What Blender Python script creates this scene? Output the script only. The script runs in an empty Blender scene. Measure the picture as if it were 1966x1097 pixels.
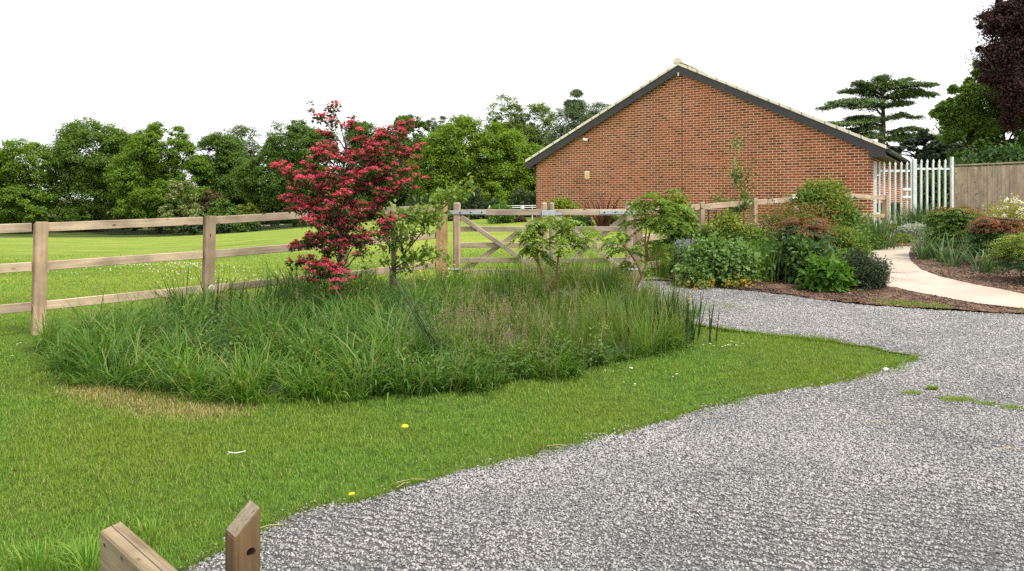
import bpy, bmesh, math, random
import numpy as np
from mathutils import Vector, Matrix

# ---------------------------------------------------------------- camera, world, sun, exposure
SC = bpy.context.scene
COL = SC.collection
EYE, F, HZ, CX = 1.55, 1500.0, 385.0, 983.0        # eye height, focal length, horizon row and centre column of the 1966 px picture
cam = bpy.data.cameras.new("camera")
cam.sensor_width = 36.0
cam.lens = 36.0 * F / 1966.0
cam.shift_y = -(548.5 - HZ) / 1966.0
cam.clip_start, cam.clip_end = 0.05, 3000
camo = bpy.data.objects.new("camera", cam)
COL.objects.link(camo)
camo.location = (0, 0, EYE)
camo.rotation_euler = (math.radians(90), 0, 0)
SC.camera = camo

SUN_EL, SUN_AZ = math.radians(58), math.radians(125)   # azimuth clockwise from +Y: high, behind and to the right
w = bpy.data.worlds.new("World"); SC.world = w; w.use_nodes = True
nt = w.node_tree; nt.nodes.clear()
sky = nt.nodes.new("ShaderNodeTexSky"); sky.sky_type = 'NISHITA'; sky.sun_disc = False
sky.sun_elevation = SUN_EL; sky.sun_rotation = SUN_AZ
sky.air_density = 1.0; sky.dust_density = 4.0
mx = nt.nodes.new("ShaderNodeMix"); mx.data_type = 'RGBA'; mx.inputs[0].default_value = 0.86
mx.inputs[7].default_value = (7.6, 7.7, 7.75, 1)        # bright thin overcast in front of the blue
nt.links.new(sky.outputs[0], mx.inputs[6])
bg = nt.nodes.new("ShaderNodeBackground"); bg.inputs[1].default_value = 0.1
nt.links.new(mx.outputs[2], bg.inputs[0])
wo = nt.nodes.new("ShaderNodeOutputWorld"); nt.links.new(bg.outputs[0], wo.inputs[0])

sl = bpy.data.lights.new("sun", 'SUN'); sl.energy = 2.0; sl.angle = math.radians(10); sl.color = (1, .95, .86)
so = bpy.data.objects.new("sun", sl); COL.objects.link(so); so.location = (20, -20, 40)
sd = Vector((math.sin(SUN_AZ) * math.cos(SUN_EL), math.cos(SUN_AZ) * math.cos(SUN_EL), math.sin(SUN_EL)))
so.rotation_euler = sd.to_track_quat('Z', 'Y').to_euler()
SC.view_settings.view_transform = 'Standard'; SC.view_settings.look = 'None'
SC.view_settings.exposure = 1.1; SC.view_settings.gamma = 1; SC.view_settings.use_curve_mapping = False
SC.render.engine = 'CYCLES'
SC.cycles.max_bounces = 6; SC.cycles.diffuse_bounces = 3; SC.cycles.glossy_bounces = 2
SC.cycles.transmission_bounces = 3; SC.cycles.transparent_max_bounces = 4
SC.cycles.use_denoising = False

# ---------------------------------------------------------------- terrain and picking
_yk = np.arange(-30, 700, 0.1)
def _prof(pts, k):
    a = np.interp(_yk, [p[0] for p in pts], [p[1] for p in pts])
    ker = np.ones(k) / k
    return np.convolve(np.pad(a, k // 2, mode='edge'), ker, 'valid')[:len(_yk)]
_R = _prof([(0, 0), (6, 0), (8.4, .1), (9.7, .15), (11.4, .33), (13, .42), (15, .46), (17.3, .53), (21.5, .86), (30, .9), (60, .7), (120, 0)], 13)
_L = _prof([(0, 0), (6, 0), (8.4, .1), (9.7, .15), (11.4, .33), (13, .38), (20, .2), (60, -1.3), (66, -1.75), (75, -2.6), (100, -2.9), (115, -2.6), (140, -1.6), (300, 2)], 13)
def E(x, y):
    x = np.asarray(x, float); y = np.asarray(y, float)
    u = x / np.maximum(y, 8.0)
    t = np.clip((u + .5) / .56, 0, 1); t = t * t * (3 - 2 * t)
    return np.interp(y, _yk, _L) * (1 - t) + np.interp(y, _yk, _R) * t
def e1(x, y): return float(E(x, y))
def X(px, y): return (px - CX) / F * y
def Z(py, y): return EYE - (py - HZ) * y / F
def W(px, py, y): return Vector((X(px, y), y, Z(py, y)))
def G(px, py):
    ys = np.arange(1.5, 130, .02)
    d = Z(py, ys) - E(X(px, ys), ys)
    i = np.argmax(d < 0)
    y = ys[i] if d[i] < 0 else 60.0
    return (float(X(px, y)), float(y))
def GP(pts): return [G(*p) for p in pts]

# ---------------------------------------------------------------- object helpers
WM = {}
def _link(o, parent=None, mw=None):
    COL.objects.link(o)
    mw = mw or Matrix.Identity(4)
    if parent is not None:
        o.parent = parent
        o.matrix_parent_inverse = WM[parent.name].inverted()
    o.matrix_basis = mw
    WM[o.name] = mw
    return o
def tag(o, label=None, cat=None, group=None, kind=None):
    if label: o['label'] = label
    if cat: o['category'] = cat
    if group: o['group'] = group
    if kind: o['kind'] = kind
    return o
def thing(name, label, cat, loc, group=None, rz=0):
    o = bpy.data.objects.new(name, None); o.empty_display_size = .2
    _link(o, None, Matrix.Translation(Vector(loc)) @ Matrix.Rotation(rz, 4, 'Z'))
    return tag(o, label, cat, group)
def obj(name, me, mat, parent=None, mw=None):
    o = bpy.data.objects.new(name, me)
    if mat is not None:
        me.materials.append(mat)
    return _link(o, parent, mw)
def npmesh(name, v, f, smooth=False):
    v = np.asarray(v, np.float32).reshape(-1, 3); f = np.asarray(f, np.int32)
    k = f.shape[1]
    me = bpy.data.meshes.new(name)
    me.vertices.add(len(v)); me.vertices.foreach_set('co', v.ravel())
    me.loops.add(f.size); me.loops.foreach_set('vertex_index', f.ravel())
    me.polygons.add(len(f)); me.polygons.foreach_set('loop_start', np.arange(0, f.size, k, dtype=np.int32))
    if smooth: me.polygons.foreach_set('use_smooth', np.ones(len(f), bool))
    me.update(calc_edges=True)
    return me
def bm_mesh(name, bm, smooth=False):
    bmesh.ops.recalc_face_normals(bm, faces=bm.faces)
    me = bpy.data.meshes.new(name); bm.to_mesh(me); bm.free()
    if smooth:
        for p in me.polygons: p.use_smooth = True
    return me
def bm_box(bm, lo, hi, bev=0):
    r = bmesh.ops.create_cube(bm, size=1)
    vs = r['verts']
    for v in vs:
        v.co = Vector([(lo[i] + hi[i]) / 2 + v.co[i] * (hi[i] - lo[i]) for i in range(3)])
    if bev:
        es = list({e for v in vs for e in v.link_edges})
        bmesh.ops.bevel(bm, geom=es, offset=bev, segments=1, affect='EDGES')
def bm_prism(bm, pts, ext):
    """closed polygon of 3-D points pushed along the vector ext"""
    a = [bm.verts.new(p) for p in pts]; b = [bm.verts.new(Vector(p) + Vector(ext)) for p in pts]
    bm.faces.new(a); bm.faces.new(b[::-1])
    n = len(pts)
    for i in range(n): bm.faces.new((a[i], a[(i + 1) % n], b[(i + 1) % n], b[i]))
def bm_tube(bm, path, rad, n=6, cap=True):
    rings = []
    for i, p in enumerate(path):
        p = Vector(p)
        d = (Vector(path[min(i + 1, len(path) - 1)]) - Vector(path[max(i - 1, 0)])).normalized()
        a = d.cross(Vector((0, 0, 1)) if abs(d.z) < .9 else Vector((1, 0, 0))).normalized(); b = d.cross(a)
        r = rad[i] if hasattr(rad, '__len__') else rad
        rings.append([bm.verts.new(p + (a * math.cos(2 * math.pi * k / n) + b * math.sin(2 * math.pi * k / n)) * r) for k in range(n)])
    for i in range(len(rings) - 1):
        for k in range(n):
            bm.faces.new((rings[i][k], rings[i][(k + 1) % n], rings[i + 1][(k + 1) % n], rings[i + 1][k]))
    if cap:
        bm.faces.new(rings[0][::-1]); bm.faces.new(rings[-1])
def curve_path(p0, p1, bend, n, rng, jit=.03):
    p0 = Vector(p0); p1 = Vector(p1); L = (p1 - p0).length; out = []
    for i in range(n + 1):
        t = i / n
        q = p0.lerp(p1, t) + Vector(bend) * (4 * t * (1 - t))
        if 0 < i < n: q += Vector(rng.normal(0, jit * L, 3))
        out.append(q)
    return out

# ---------------------------------------------------------------- vectorised leaves and blades
def unit(a): return a / np.maximum(np.linalg.norm(a, axis=-1, keepdims=True), 1e-9)
class Leafer:
    def __init__(s): s.v = []; s.f = []; s.n = 0
    def add(s, pos, d, nrm, L, Wd, fold=.25, shape='leaf'):
        """leaf: folded kite of four triangles with base at pos, tip along d"""
        pos = np.asarray(pos, float); n = len(pos)
        if n == 0: return s
        d = unit(np.broadcast_to(np.asarray(d, float), (n, 3)).copy()); nrm = np.broadcast_to(np.asarray(nrm, float), (n, 3))
        side = unit(np.cross(d, nrm)); up = np.cross(side, d)
        L = np.broadcast_to(np.asarray(L, float), (n,))[:, None]; Wd = np.broadcast_to(np.asarray(Wd, float), (n,))[:, None]
        a = pos; b = pos + d * L * .42 + side * Wd * .5 + up * Wd * fold; c = pos + d * L - up * L * .1
        e = pos + d * L * .42 - side * Wd * .5 + up * Wd * fold
        v = np.stack([a, b, c, e], 1).reshape(-1, 3)
        o = (np.arange(n) * 4 + s.n)[:, None]
        f = np.concatenate([o + np.array([0, 1, 2]), o + np.array([0, 2, 3])], 0)
        s.v.append(v); s.f.append(f); s.n += 4 * n
        return s
    def mesh(s, name):
        return npmesh(name, np.concatenate(s.v), np.concatenate(s.f))
def blades(base, az, lean, h, wd, droop, segs=4, face=None, rng=None):
    """curved grass blades as quad strips: lean = start tilt, droop = extra tilt gained along the blade"""
    n = len(base); base = np.asarray(base, float)
    t = np.linspace(0, 1, segs + 1)
    ang = lean[:, None] + droop[:, None] * t[None, :] ** 1.4
    st = (h / segs)[:, None]
    dx = np.sin(ang) * st; dz = np.cos(ang) * st
    rx = np.concatenate([np.zeros((n, 1)), np.cumsum(dx[:, :-1], 1)], 1); rz = np.concatenate([np.zeros((n, 1)), np.cumsum(dz[:, :-1], 1)], 1)
    ca, sa = np.cos(az)[:, None], np.sin(az)[:, None]
    c = np.stack([base[:, 0:1] + rx * ca, base[:, 1:2] + rx * sa, base[:, 2:3] + rz], -1)
    tw = az + (rng.uniform(-.7, .7, n) if rng is not None else 0)
    side = np.stack([-np.sin(tw), np.cos(tw), np.zeros(n)], -1)[:, None, :]
    prof = (1 - t ** 2.2) * .5 + .02
    wv = wd[:, None] * prof[None, :]
    a = c + side * wv[..., None]; b = c - side * wv[..., None]
    v = np.stack([a, b], 2).reshape(-1, 3)
    k = (segs + 1) * 2
    q = np.array([[2 * i, 2 * i + 1, 2 * i + 3, 2 * i + 2] for i in range(segs)])
    f = (np.arange(n) * k)[:, None, None] + q[None]
    return v, f.reshape(-1, 4)
def inpoly(poly, x, y):
    c = np.zeros(len(x), bool); n = len(poly); j = n - 1
    for i in range(n):
        xi, yi = poly[i]; xj, yj = poly[j]
        if yi != yj:
            c ^= ((yi > y) != (yj > y)) & (x < (xj - xi) * (y - yi) / (yj - yi) + xi)
        j = i
    return c
def scatter(poly, dens, rng, keep=None):
    p = np.array(poly); lo = p.min(0); hi = p.max(0)
    n = int(np.prod(hi - lo) * dens)
    q = rng.uniform(lo, hi, (n, 2))
    m = inpoly(poly, q[:, 0], q[:, 1])
    q = q[m]
    if keep is not None: q = q[rng.random(len(q)) < keep(q[:, 0], q[:, 1])]
    return q

# ---------------------------------------------------------------- materials
def newmat(name):
    m = bpy.data.materials.new(name); m.use_nodes = True
    t = m.node_tree; t.nodes.clear()
    return m, t, t.nodes.new("ShaderNodeOutputMaterial")
def N(t, typ, **kw):
    n = t.nodes.new(typ)
    for k, v in kw.items():
        if k.startswith('i_'):
            n.inputs[int(k[2:]) if k[2:].isdigit() else k[2:]].default_value = v
        else: setattr(n, k, v)
    return n
def ramp(t, stops):
    r = t.nodes.new("ShaderNodeValToRGB"); e = r.color_ramp.elements
    while len(e) < len(stops): e.new(.5)
    for i, (p, c) in enumerate(stops):
        e[i].position = p; e[i].color = (*c, 1)
    return r
def rgbmix(t, fac, a, b, mode='MIX'):
    m = t.nodes.new("ShaderNodeMix"); m.data_type = 'RGBA'; m.blend_type = mode
    for i, s in ((0, fac), (6, a), (7, b)):
        if isinstance(s, (int, float)): m.inputs[i].default_value = s
        elif isinstance(s, tuple): m.inputs[i].default_value = (*s, 1)
        else: t.links.new(s, m.inputs[i])
    return m.outputs[2]
def noise(t, vec, scale, detail=4, rough=.55):
    n = t.nodes.new("ShaderNodeTexNoise"); n.inputs['Scale'].default_value = scale
    n.inputs['Detail'].default_value = detail; n.inputs['Roughness'].default_value = rough
    if vec is not None: t.links.new(vec, n.inputs['Vector'])
    return n
def leafmat(name, cols, trans=.3, rough=.55, patch=None):
    m, t, out = newmat(name)
    g = N(t, "ShaderNodeNewGeometry")
    r = ramp(t, [(i / max(1, len(cols) - 1), c) for i, c in enumerate(cols)])
    t.links.new(g.outputs['Random Per Island'], r.inputs[0])
    col = r.outputs[0]
    if patch:
        n = noise(t, g.outputs['Position'], patch[0], 3)
        k = ramp(t, [(.4, (0, 0, 0)), (.62, (1, 1, 1))]); t.links.new(n.outputs[0], k.inputs[0])
        col = rgbmix(t, k.outputs[0], col, rgbmix(t, patch[2], col, patch[1]))
    p = N(t, "ShaderNodeBsdfPrincipled"); p.inputs['Roughness'].default_value = rough
    p.inputs['Specular IOR Level'].default_value = .22
    t.links.new(col, p.inputs['Base Color'])
    tr = N(t, "ShaderNodeBsdfTranslucent"); t.links.new(rgbmix(t, 1.0, col, (1.25, 1.2, .6), 'MULTIPLY'), tr.inputs[0])
    ms = N(t, "ShaderNodeMixShader"); ms.inputs[0].default_value = trans
    t.links.new(p.outputs[0], ms.inputs[1]); t.links.new(tr.outputs[0], ms.inputs[2]); t.links.new(ms.outputs[0], out.inputs[0])
    return m
def woodmat(name, axis, c0, c1, cd, knots=True, scale=1.0, green=0):
    m, t, out = newmat(name)
    tc = N(t, "ShaderNodeTexCoord"); oi = N(t, "ShaderNodeObjectInfo")
    mp = N(t, "ShaderNodeMapping"); s = [26 * scale] * 3; s['XYZ'.index(axis)] = 1.3 * scale
    mp.inputs['Scale'].default_value = s
    ad = N(t, "ShaderNodeVectorMath", operation='ADD'); t.links.new(tc.outputs['Object'], ad.inputs[0])
    cmb = N(t, "ShaderNodeCombineXYZ")
    mu = N(t, "ShaderNodeMath", operation='MULTIPLY'); mu.inputs[1].default_value = 37.0; t.links.new(oi.outputs['Random'], mu.inputs[0])
    for i in range(3): t.links.new(mu.outputs[0], cmb.inputs[i])
    t.links.new(cmb.outputs[0], ad.inputs[1]); t.links.new(ad.outputs[0], mp.inputs[0])
    n = noise(t, mp.outputs[0], 1.0, 6, .6)
    r = ramp(t, [(.25, cd), (.45, c0), (.7, c1)]); t.links.new(n.outputs[0], r.inputs[0])
    col = r.outputs[0]
    n2 = noise(t, ad.outputs[0], 3.5, 4); r2 = ramp(t, [(.35, (.72, .7, .68)), (.65, (1.08, 1.05, 1))]); t.links.new(n2.outputs[0], r2.inputs[0])
    col = rgbmix(t, 1.0, col, r2.outputs[0], 'MULTIPLY')
    rb = ramp(t, [(0, (.8, .78, .76)), (1, (1.12, 1.08, 1.0))]); t.links.new(oi.outputs['Random'], rb.inputs[0])
    col = rgbmix(t, 1.0, col, rb.outputs[0], 'MULTIPLY')
    if knots:
        mk = N(t, "ShaderNodeMapping"); s = [11 * scale] * 3; s['XYZ'.index(axis)] = 4.6 * scale; mk.inputs['Scale'].default_value = s
        t.links.new(ad.outputs[0], mk.inputs[0])
        v = N(t, "ShaderNodeTexVoronoi"); v.inputs['Scale'].default_value = .8; t.links.new(mk.outputs[0], v.inputs['Vector'])
        k = ramp(t, [(.05, (1, 1, 1)), (.13, (0, 0, 0))]); t.links.new(v.outputs['Distance'], k.inputs[0])
        col = rgbmix(t, k.outputs[0], col, (cd[0] * .35, cd[1] * .3, cd[2] * .25))
    if green:
        ng = noise(t, ad.outputs[0], 6, 5); kg = ramp(t, [(.5, (0, 0, 0)), (.75, (green,) * 3)]); t.links.new(ng.outputs[0], kg.inputs[0])
        col = rgbmix(t, kg.outputs[0], col, (.12, .14, .06))
    p = N(t, "ShaderNodeBsdfPrincipled"); p.inputs['Roughness'].default_value = .85; p.inputs['Specular IOR Level'].default_value = .2
    t.links.new(col, p.inputs['Base Color'])
    b = N(t, "ShaderNodeBump"); b.inputs['Strength'].default_value = .5; b.inputs['Distance'].default_value = .004
    t.links.new(n.outputs[0], b.inputs['Height']); t.links.new(b.outputs[0], p.inputs['Normal'])
    t.links.new(p.outputs[0], out.inputs[0])
    return m
def plain(name, c, rough=.6, metal=0, var=.15, scale=8):
    m, t, out = newmat(name)
    tc = N(t, "ShaderNodeTexCoord"); n = noise(t, tc.outputs['Object'], scale, 5)
    r = ramp(t, [(.3, tuple(x * (1 - var) for x in c)), (.7, tuple(min(1, x * (1 + var)) for x in c))]); t.links.new(n.outputs[0], r.inputs[0])
    p = N(t, "ShaderNodeBsdfPrincipled"); p.inputs['Roughness'].default_value = rough; p.inputs['Metallic'].default_value = metal
    t.links.new(r.outputs[0], p.inputs['Base Color']); t.links.new(p.outputs[0], out.inputs[0])
    return m

M = {}
M['fence_x'] = woodmat('pale_timber_along', 'X', (.44, .36, .275), (.54, .455, .36), (.28, .215, .155))
M['fence_z'] = woodmat('pale_timber_upright', 'Z', (.37, .28, .2), (.45, .355, .265), (.23, .16, .105), green=.2)
M['gate_x'] = woodmat('gate_timber_along', 'X', (.4, .34, .28), (.5, .43, .365), (.26, .2, .155))
M['gate_z'] = woodmat('gate_timber_upright', 'Z', (.36, .295, .235), (.46, .385, .315), (.22, .17, .13))
M['new_post'] = woodmat('honey_timber_upright', 'Z', (.42, .28, .16), (.5, .36, .22), (.28, .17, .09))
M['board'] = woodmat('grey_board', 'Z', (.46, .38, .3), (.58, .5, .41), (.27, .21, .155), scale=.9)
M['oldpost'] = woodmat('brown_post', 'Z', (.135, .09, .048), (.19, .132, .075), (.06, .04, .02), knots=False, green=.5)
M['endgrain'] = woodmat('weathered_end_grain', 'X', (.28, .24, .18), (.42, .36, .27), (.15, .12, .08), knots=False, scale=2.5, green=.4)
M['beam'] = woodmat('sleeper_timber', 'X', (.33, .26, .17), (.46, .38, .265), (.15, .11, .06), scale=1.4, green=.3)
M['galv'] = plain('galvanised_steel', (.48, .52, .54), .42, .55, .18, 22)
M['pal'] = plain('palisade_steel', (.66, .7, .7), .55, .1, .14, 6)
M['dark_metal'] = plain('black_metal', (.02, .02, .022), .5)
M['dark_paint'] = plain('dark_brown_grey_board', (.038, .033, .037), .55, 0, .2, 3)
M['white_paint'] = plain('white_paint', (.75, .75, .74), .5)
M['cream_tile'] = plain('cream_verge_tile', (.84, .75, .63), .85, 0, .1, 4)
M['roof_tile'] = plain('brown_roof_tile', (.2, .14, .1), .85, 0, .35, 6)
M['glass_dark'] = plain('dark_window_glass', (.012, .014, .016), .08)
M['black_strap'] = plain('black_rubber', (.015, .015, .015), .6)
M['yellow'] = plain('sign_yellow', (.8, .55, .03), .5, 0, .05)
M['bin_blue'] = plain('bin_dark_blue', (.02, .04, .06), .4)
M['white_stone'] = plain('white_stone', (.75, .73, .7), .7)
M['straw'] = plain('dry_straw', (.5, .38, .18), .8)

def brickmat():
    m, t, out = newmat('red_brick')
    uv = N(t, "ShaderNodeUVMap"); uv.uv_map = 'UVMap'
    def bt(c1, c2, mo, bias=0.0, off=0.0):
        b = N(t, "ShaderNodeTexBrick"); b.offset = .5; b.squash = 1
        b.inputs['Scale'].default_value = 1; b.inputs['Mortar Size'].default_value = .0085; b.inputs['Mortar Smooth'].default_value = .15
        b.inputs['Bias'].default_value = bias; b.inputs['Brick Width'].default_value = .225; b.inputs['Row Height'].default_value = .075
        b.inputs['Color1'].default_value = (*c1, 1); b.inputs['Color2'].default_value = (*c2, 1); b.inputs['Mortar'].default_value = (*mo, 1)
        t.links.new(uv.outputs[0], b.inputs['Vector']); return b
    b = bt((0, 0, 0), (1, 1, 1), (.5, .5, .5))
    r = ramp(t, [(0, (.12, .035, .02)), (.15, (.2, .06, .03)), (.4, (.28, .078, .038)), (.75, (.33, .094, .048)), (1, (.36, .096, .056))])
    t.links.new(b.outputs['Color'], r.inputs[0])
    n = noise(t, uv.outputs[0], 40, 4); k = ramp(t, [(.3, (.75, .75, .75)), (.7, (1.2, 1.2, 1.2))]); t.links.new(n.outputs[0], k.inputs[0])
    col = rgbmix(t, 1.0, r.outputs[0], k.outputs[0], 'MULTIPLY')
    n3 = noise(t, uv.outputs[0], .55, 4); k3 = ramp(t, [(.35, (.82, .8, .8)), (.65, (1.1, 1.06, 1.02))]); t.links.new(n3.outputs[0], k3.inputs[0])
    col = rgbmix(t, 1.0, col, k3.outputs[0], 'MULTIPLY')
    sv = N(t, "ShaderNodeSeparateXYZ"); t.links.new(uv.outputs[0], sv.inputs[0])
    dm = N(t, "ShaderNodeMapRange"); dm.inputs[1].default_value = .55; dm.inputs[2].default_value = 1.5; dm.inputs[3].default_value = 1; dm.inputs[4].default_value = 0; t.links.new(sv.outputs[1], dm.inputs[0])
    nd = noise(t, uv.outputs[0], 2.2, 6); md_ = N(t, "ShaderNodeMath", operation='MULTIPLY'); t.links.new(dm.outputs[0], md_.inputs[0]); t.links.new(nd.outputs[0], md_.inputs[1])
    col = rgbmix(t, md_.outputs[0], col, (.13, .085, .06))
    nm = noise(t, uv.outputs[0], 1.3, 5); km = ramp(t, [(.3, (.68, .42, .27)), (.7, (.84, .6, .43))]); t.links.new(nm.outputs[0], km.inputs[0])
    col = rgbmix(t, b.outputs['Fac'], col, km.outputs[0])
    p = N(t, "ShaderNodeBsdfPrincipled"); p.inputs['Roughness'].default_value = .85; p.inputs['Specular IOR Level'].default_value = .2
    t.links.new(col, p.inputs['Base Color'])
    bp = N(t, "ShaderNodeBump"); bp.invert = True; bp.inputs['Strength'].default_value = .6; bp.inputs['Distance'].default_value = .006
    t.links.new(b.outputs['Fac'], bp.inputs['Height']); t.links.new(bp.outputs[0], p.inputs['Normal'])
    t.links.new(p.outputs[0], out.inputs[0])
    return m
M['brick'] = brickmat()

def groundmat():
    m, t, out = newmat('mown_grass_ground')
    g = N(t, "ShaderNodeNewGeometry"); P = g.outputs['Position']
    n1 = noise(t, P, .55, 6); r1 = ramp(t, [(.3, (.13, .2, .025)), (.5, (.19, .26, .035)), (.7, (.26, .3, .055))]); t.links.new(n1.outputs[0], r1.inputs[0])
    mp = N(t, "ShaderNodeMapping"); mp.inputs['Scale'].default_value = (.12, 1.1, 1); mp.inputs['Rotation'].default_value = (0, 0, .25); t.links.new(P, mp.inputs[0])
    n2 = noise(t, mp.outputs[0], 1.0, 5); r2 = ramp(t, [(.35, (.82, .85, .8)), (.65, (1.2, 1.13, 1.1))]); t.links.new(n2.outputs[0], r2.inputs[0])
    col = rgbmix(t, 1.0, r1.outputs[0], r2.outputs[0], 'MULTIPLY')
    n3 = noise(t, P, 28, 6, .7); r3 = ramp(t, [(.3, (.5, .52, .5)), (.6, (1.15, 1.12, 1.1))]); t.links.new(n3.outputs[0], r3.inputs[0])
    col = rgbmix(t, 1.0, col, r3.outputs[0], 'MULTIPLY')
    # shade of the far trees put into the colour: darker green beyond the crest
    sx = N(t, "ShaderNodeSeparateXYZ"); t.links.new(P, sx.inputs[0])
    mr = N(t, "ShaderNodeMapRange"); mr.inputs[1].default_value = 60; mr.inputs[2].default_value = 70; t.links.new(sx.outputs[1], mr.inputs[0])
    nf = noise(t, P, .25, 5); rf = ramp(t, [(.35, (.035, .06, .014)), (.7, (.09, .11, .03))]); t.links.new(nf.outputs[0], rf.inputs[0])
    col = rgbmix(t, mr.outputs[0], col, rf.outputs[0])
    # thatch between the modelled blades of the near lawn
    mr2 = N(t, "ShaderNodeMapRange"); mr2.interpolation_type = 'SMOOTHSTEP'; mr2.inputs[1].default_value = 7; mr2.inputs[2].default_value = 13; t.links.new(sx.outputs[1], mr2.inputs[0])
    nt_ = noise(t, P, 9, 5); rt_ = ramp(t, [(.35, (.035, .065, .01)), (.65, (.09, .14, .02))]); t.links.new(nt_.outputs[0], rt_.inputs[0])
    col = rgbmix(t, mr2.outputs[0], rt_.outputs[0], col)
    p = N(t, "ShaderNodeBsdfPrincipled"); p.inputs['Roughness'].default_value = .9; p.inputs['Specular IOR Level'].default_value = .1
    t.links.new(col, p.inputs['Base Color'])
    b = N(t, "ShaderNodeBump"); b.inputs['Strength'].default_value = .8; b.inputs['Distance'].default_value = .03
    t.links.new(n3.outputs[0], b.inputs['Height']); t.links.new(b.outputs[0], p.inputs['Normal'])
    t.links.new(p.outputs[0], out.inputs[0]); return m
M['ground'] = groundmat()
def gravelmat():
    m, t, out = newmat('grey_gravel')
    g = N(t, "ShaderNodeNewGeometry"); P = g.outputs['Position']
    v = N(t, "ShaderNodeTexVoronoi"); v.inputs['Scale'].default_value = 62; t.links.new(P, v.inputs['Vector'])
    s = N(t, "ShaderNodeSeparateColor"); t.links.new(v.outputs['Color'], s.inputs[0])
    r = ramp(t, [(0, (.1, .097, .098)), (.4, (.3, .29, .288)), (.75, (.42, .405, .4)), (1, (.56, .54, .525))]); t.links.new(s.outputs[0], r.inputs[0])
    n = noise(t, P, .8, 5); k = ramp(t, [(.3, (.78, .78, .8)), (.7, (1.12, 1.1, 1.08))]); t.links.new(n.outputs[0], k.inputs[0])
    col = rgbmix(t, 1.0, r.outputs[0], k.outputs[0], 'MULTIPLY')
    d = ramp(t, [(.45, (0, 0, 0)), (.8, (.75, .75, .75))]); t.links.new(v.outputs['Distance'], d.inputs[0])
    col = rgbmix(t, d.outputs[0], col, (.03, .028, .028))
    # dark plastic grid and dirt lie under the loose chips near the lawn; farther off the stone is packed
    sx = N(t, "ShaderNodeSeparateXYZ"); t.links.new(P, sx.inputs[0]); mr = N(t, "ShaderNodeMapRange"); mr.inputs[1].default_value = 5; mr.inputs[2].default_value = 10; t.links.new(sx.outputs[1], mr.inputs[0])
    col = rgbmix(t, mr.outputs[0], rgbmix(t, .75, col, (.02, .019, .019)), col)
    p = N(t, "ShaderNodeBsdfPrincipled"); p.inputs['Roughness'].default_value = .8; t.links.new(col, p.inputs['Base Color'])
    b = N(t, "ShaderNodeBump"); b.invert = True; b.inputs['Strength'].default_value = 1; b.inputs['Distance'].default_value = .012
    t.links.new(v.outputs['Distance'], b.inputs['Height']); t.links.new(b.outputs[0], p.inputs['Normal'])
    t.links.new(p.outputs[0], out.inputs[0]); return m
M['gravel'] = gravelmat()
def stonemat(name, stops):
    m, t, out = newmat(name)
    g = N(t, "ShaderNodeNewGeometry"); r = ramp(t, stops); t.links.new(g.outputs['Random Per Island'], r.inputs[0])
    n = noise(t, g.outputs['Position'], 1.1, 4); k = ramp(t, [(.35, (.8, .8, .81)), (.65, (1.12, 1.1, 1.09))]); t.links.new(n.outputs[0], k.inputs[0])
    p = N(t, "ShaderNodeBsdfPrincipled"); p.inputs['Roughness'].default_value = .7
    t.links.new(rgbmix(t, 1.0, r.outputs[0], k.outputs[0], 'MULTIPLY'), p.inputs['Base Color']); t.links.new(p.outputs[0], out.inputs[0]); return m
M['stones'] = stonemat('gravel_chips', [(0, (.13, .128, .128)), (.3, (.24, .234, .231)), (.6, (.32, .312, .305)), (.88, (.395, .383, .37)), (1, (.54, .525, .5))])
M['mulch'] = stonemat('bark_mulch_chips', [(0, (.04, .022, .013)), (.4, (.1, .056, .033)), (.8, (.17, .1, .062)), (1, (.32, .22, .15))])
def soilmat():
    m, t, out = newmat('brown_soil')
    g = N(t, "ShaderNodeNewGeometry"); n = noise(t, g.outputs['Position'], 14, 7, .7)
    r = ramp(t, [(.3, (.05, .026, .016)), (.5, (.13, .066, .038)), (.7, (.21, .12, .075))]); t.links.new(n.outputs[0], r.inputs[0])
    p = N(t, "ShaderNodeBsdfPrincipled"); p.inputs['Roughness'].default_value = .95; t.links.new(r.outputs[0], p.inputs['Base Color'])
    b = N(t, "ShaderNodeBump"); b.inputs['Distance'].default_value = .03; t.links.new(n.outputs[0], b.inputs['Height']); t.links.new(b.outputs[0], p.inputs['Normal'])
    t.links.new(p.outputs[0], out.inputs[0]); return m
M['soil'] = soilmat()
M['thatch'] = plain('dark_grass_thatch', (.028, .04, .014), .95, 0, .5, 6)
def concmat():
    m, t, out = newmat('buff_concrete')
    g = N(t, "ShaderNodeNewGeometry"); n = noise(t, g.outputs['Position'], 2.2, 7, .65)
    r = ramp(t, [(.3, (.33, .265, .21)), (.5, (.41, .34, .275)), (.7, (.48, .405, .335))]); t.links.new(n.outputs[0], r.inputs[0])
    n2 = noise(t, g.outputs['Position'], 60, 3); r2 = ramp(t, [(.3, (.8, .79, .78)), (.55, (1.05, 1.05, 1.05))]); t.links.new(n2.outputs[0], r2.inputs[0])
    p = N(t, "ShaderNodeBsdfPrincipled"); p.inputs['Roughness'].default_value = .85; t.links.new(rgbmix(t, 1.0, r.outputs[0], r2.outputs[0], 'MULTIPLY'), p.inputs['Base Color'])
    t.links.new(p.outputs[0], out.inputs[0]); return m
M['path'] = concmat()
M['bark'] = plain('tree_bark', (.09, .07, .052), .9, 0, .4, 20)
M['red_bark'] = plain('reddish_bark', (.2, .1, .055), .85, 0, .35, 30)
M['grey_bark'] = plain('grey_brown_bark', (.22, .165, .125), .85, 0, .3, 30)
LM = lambda n, c, **k: M.__setitem__(n, leafmat(n, c, **k))
LM('oak', [(0.095, 0.185, 0.019), (0.150, 0.260, 0.027), (0.212, 0.321, 0.041)], trans=.4)
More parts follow.
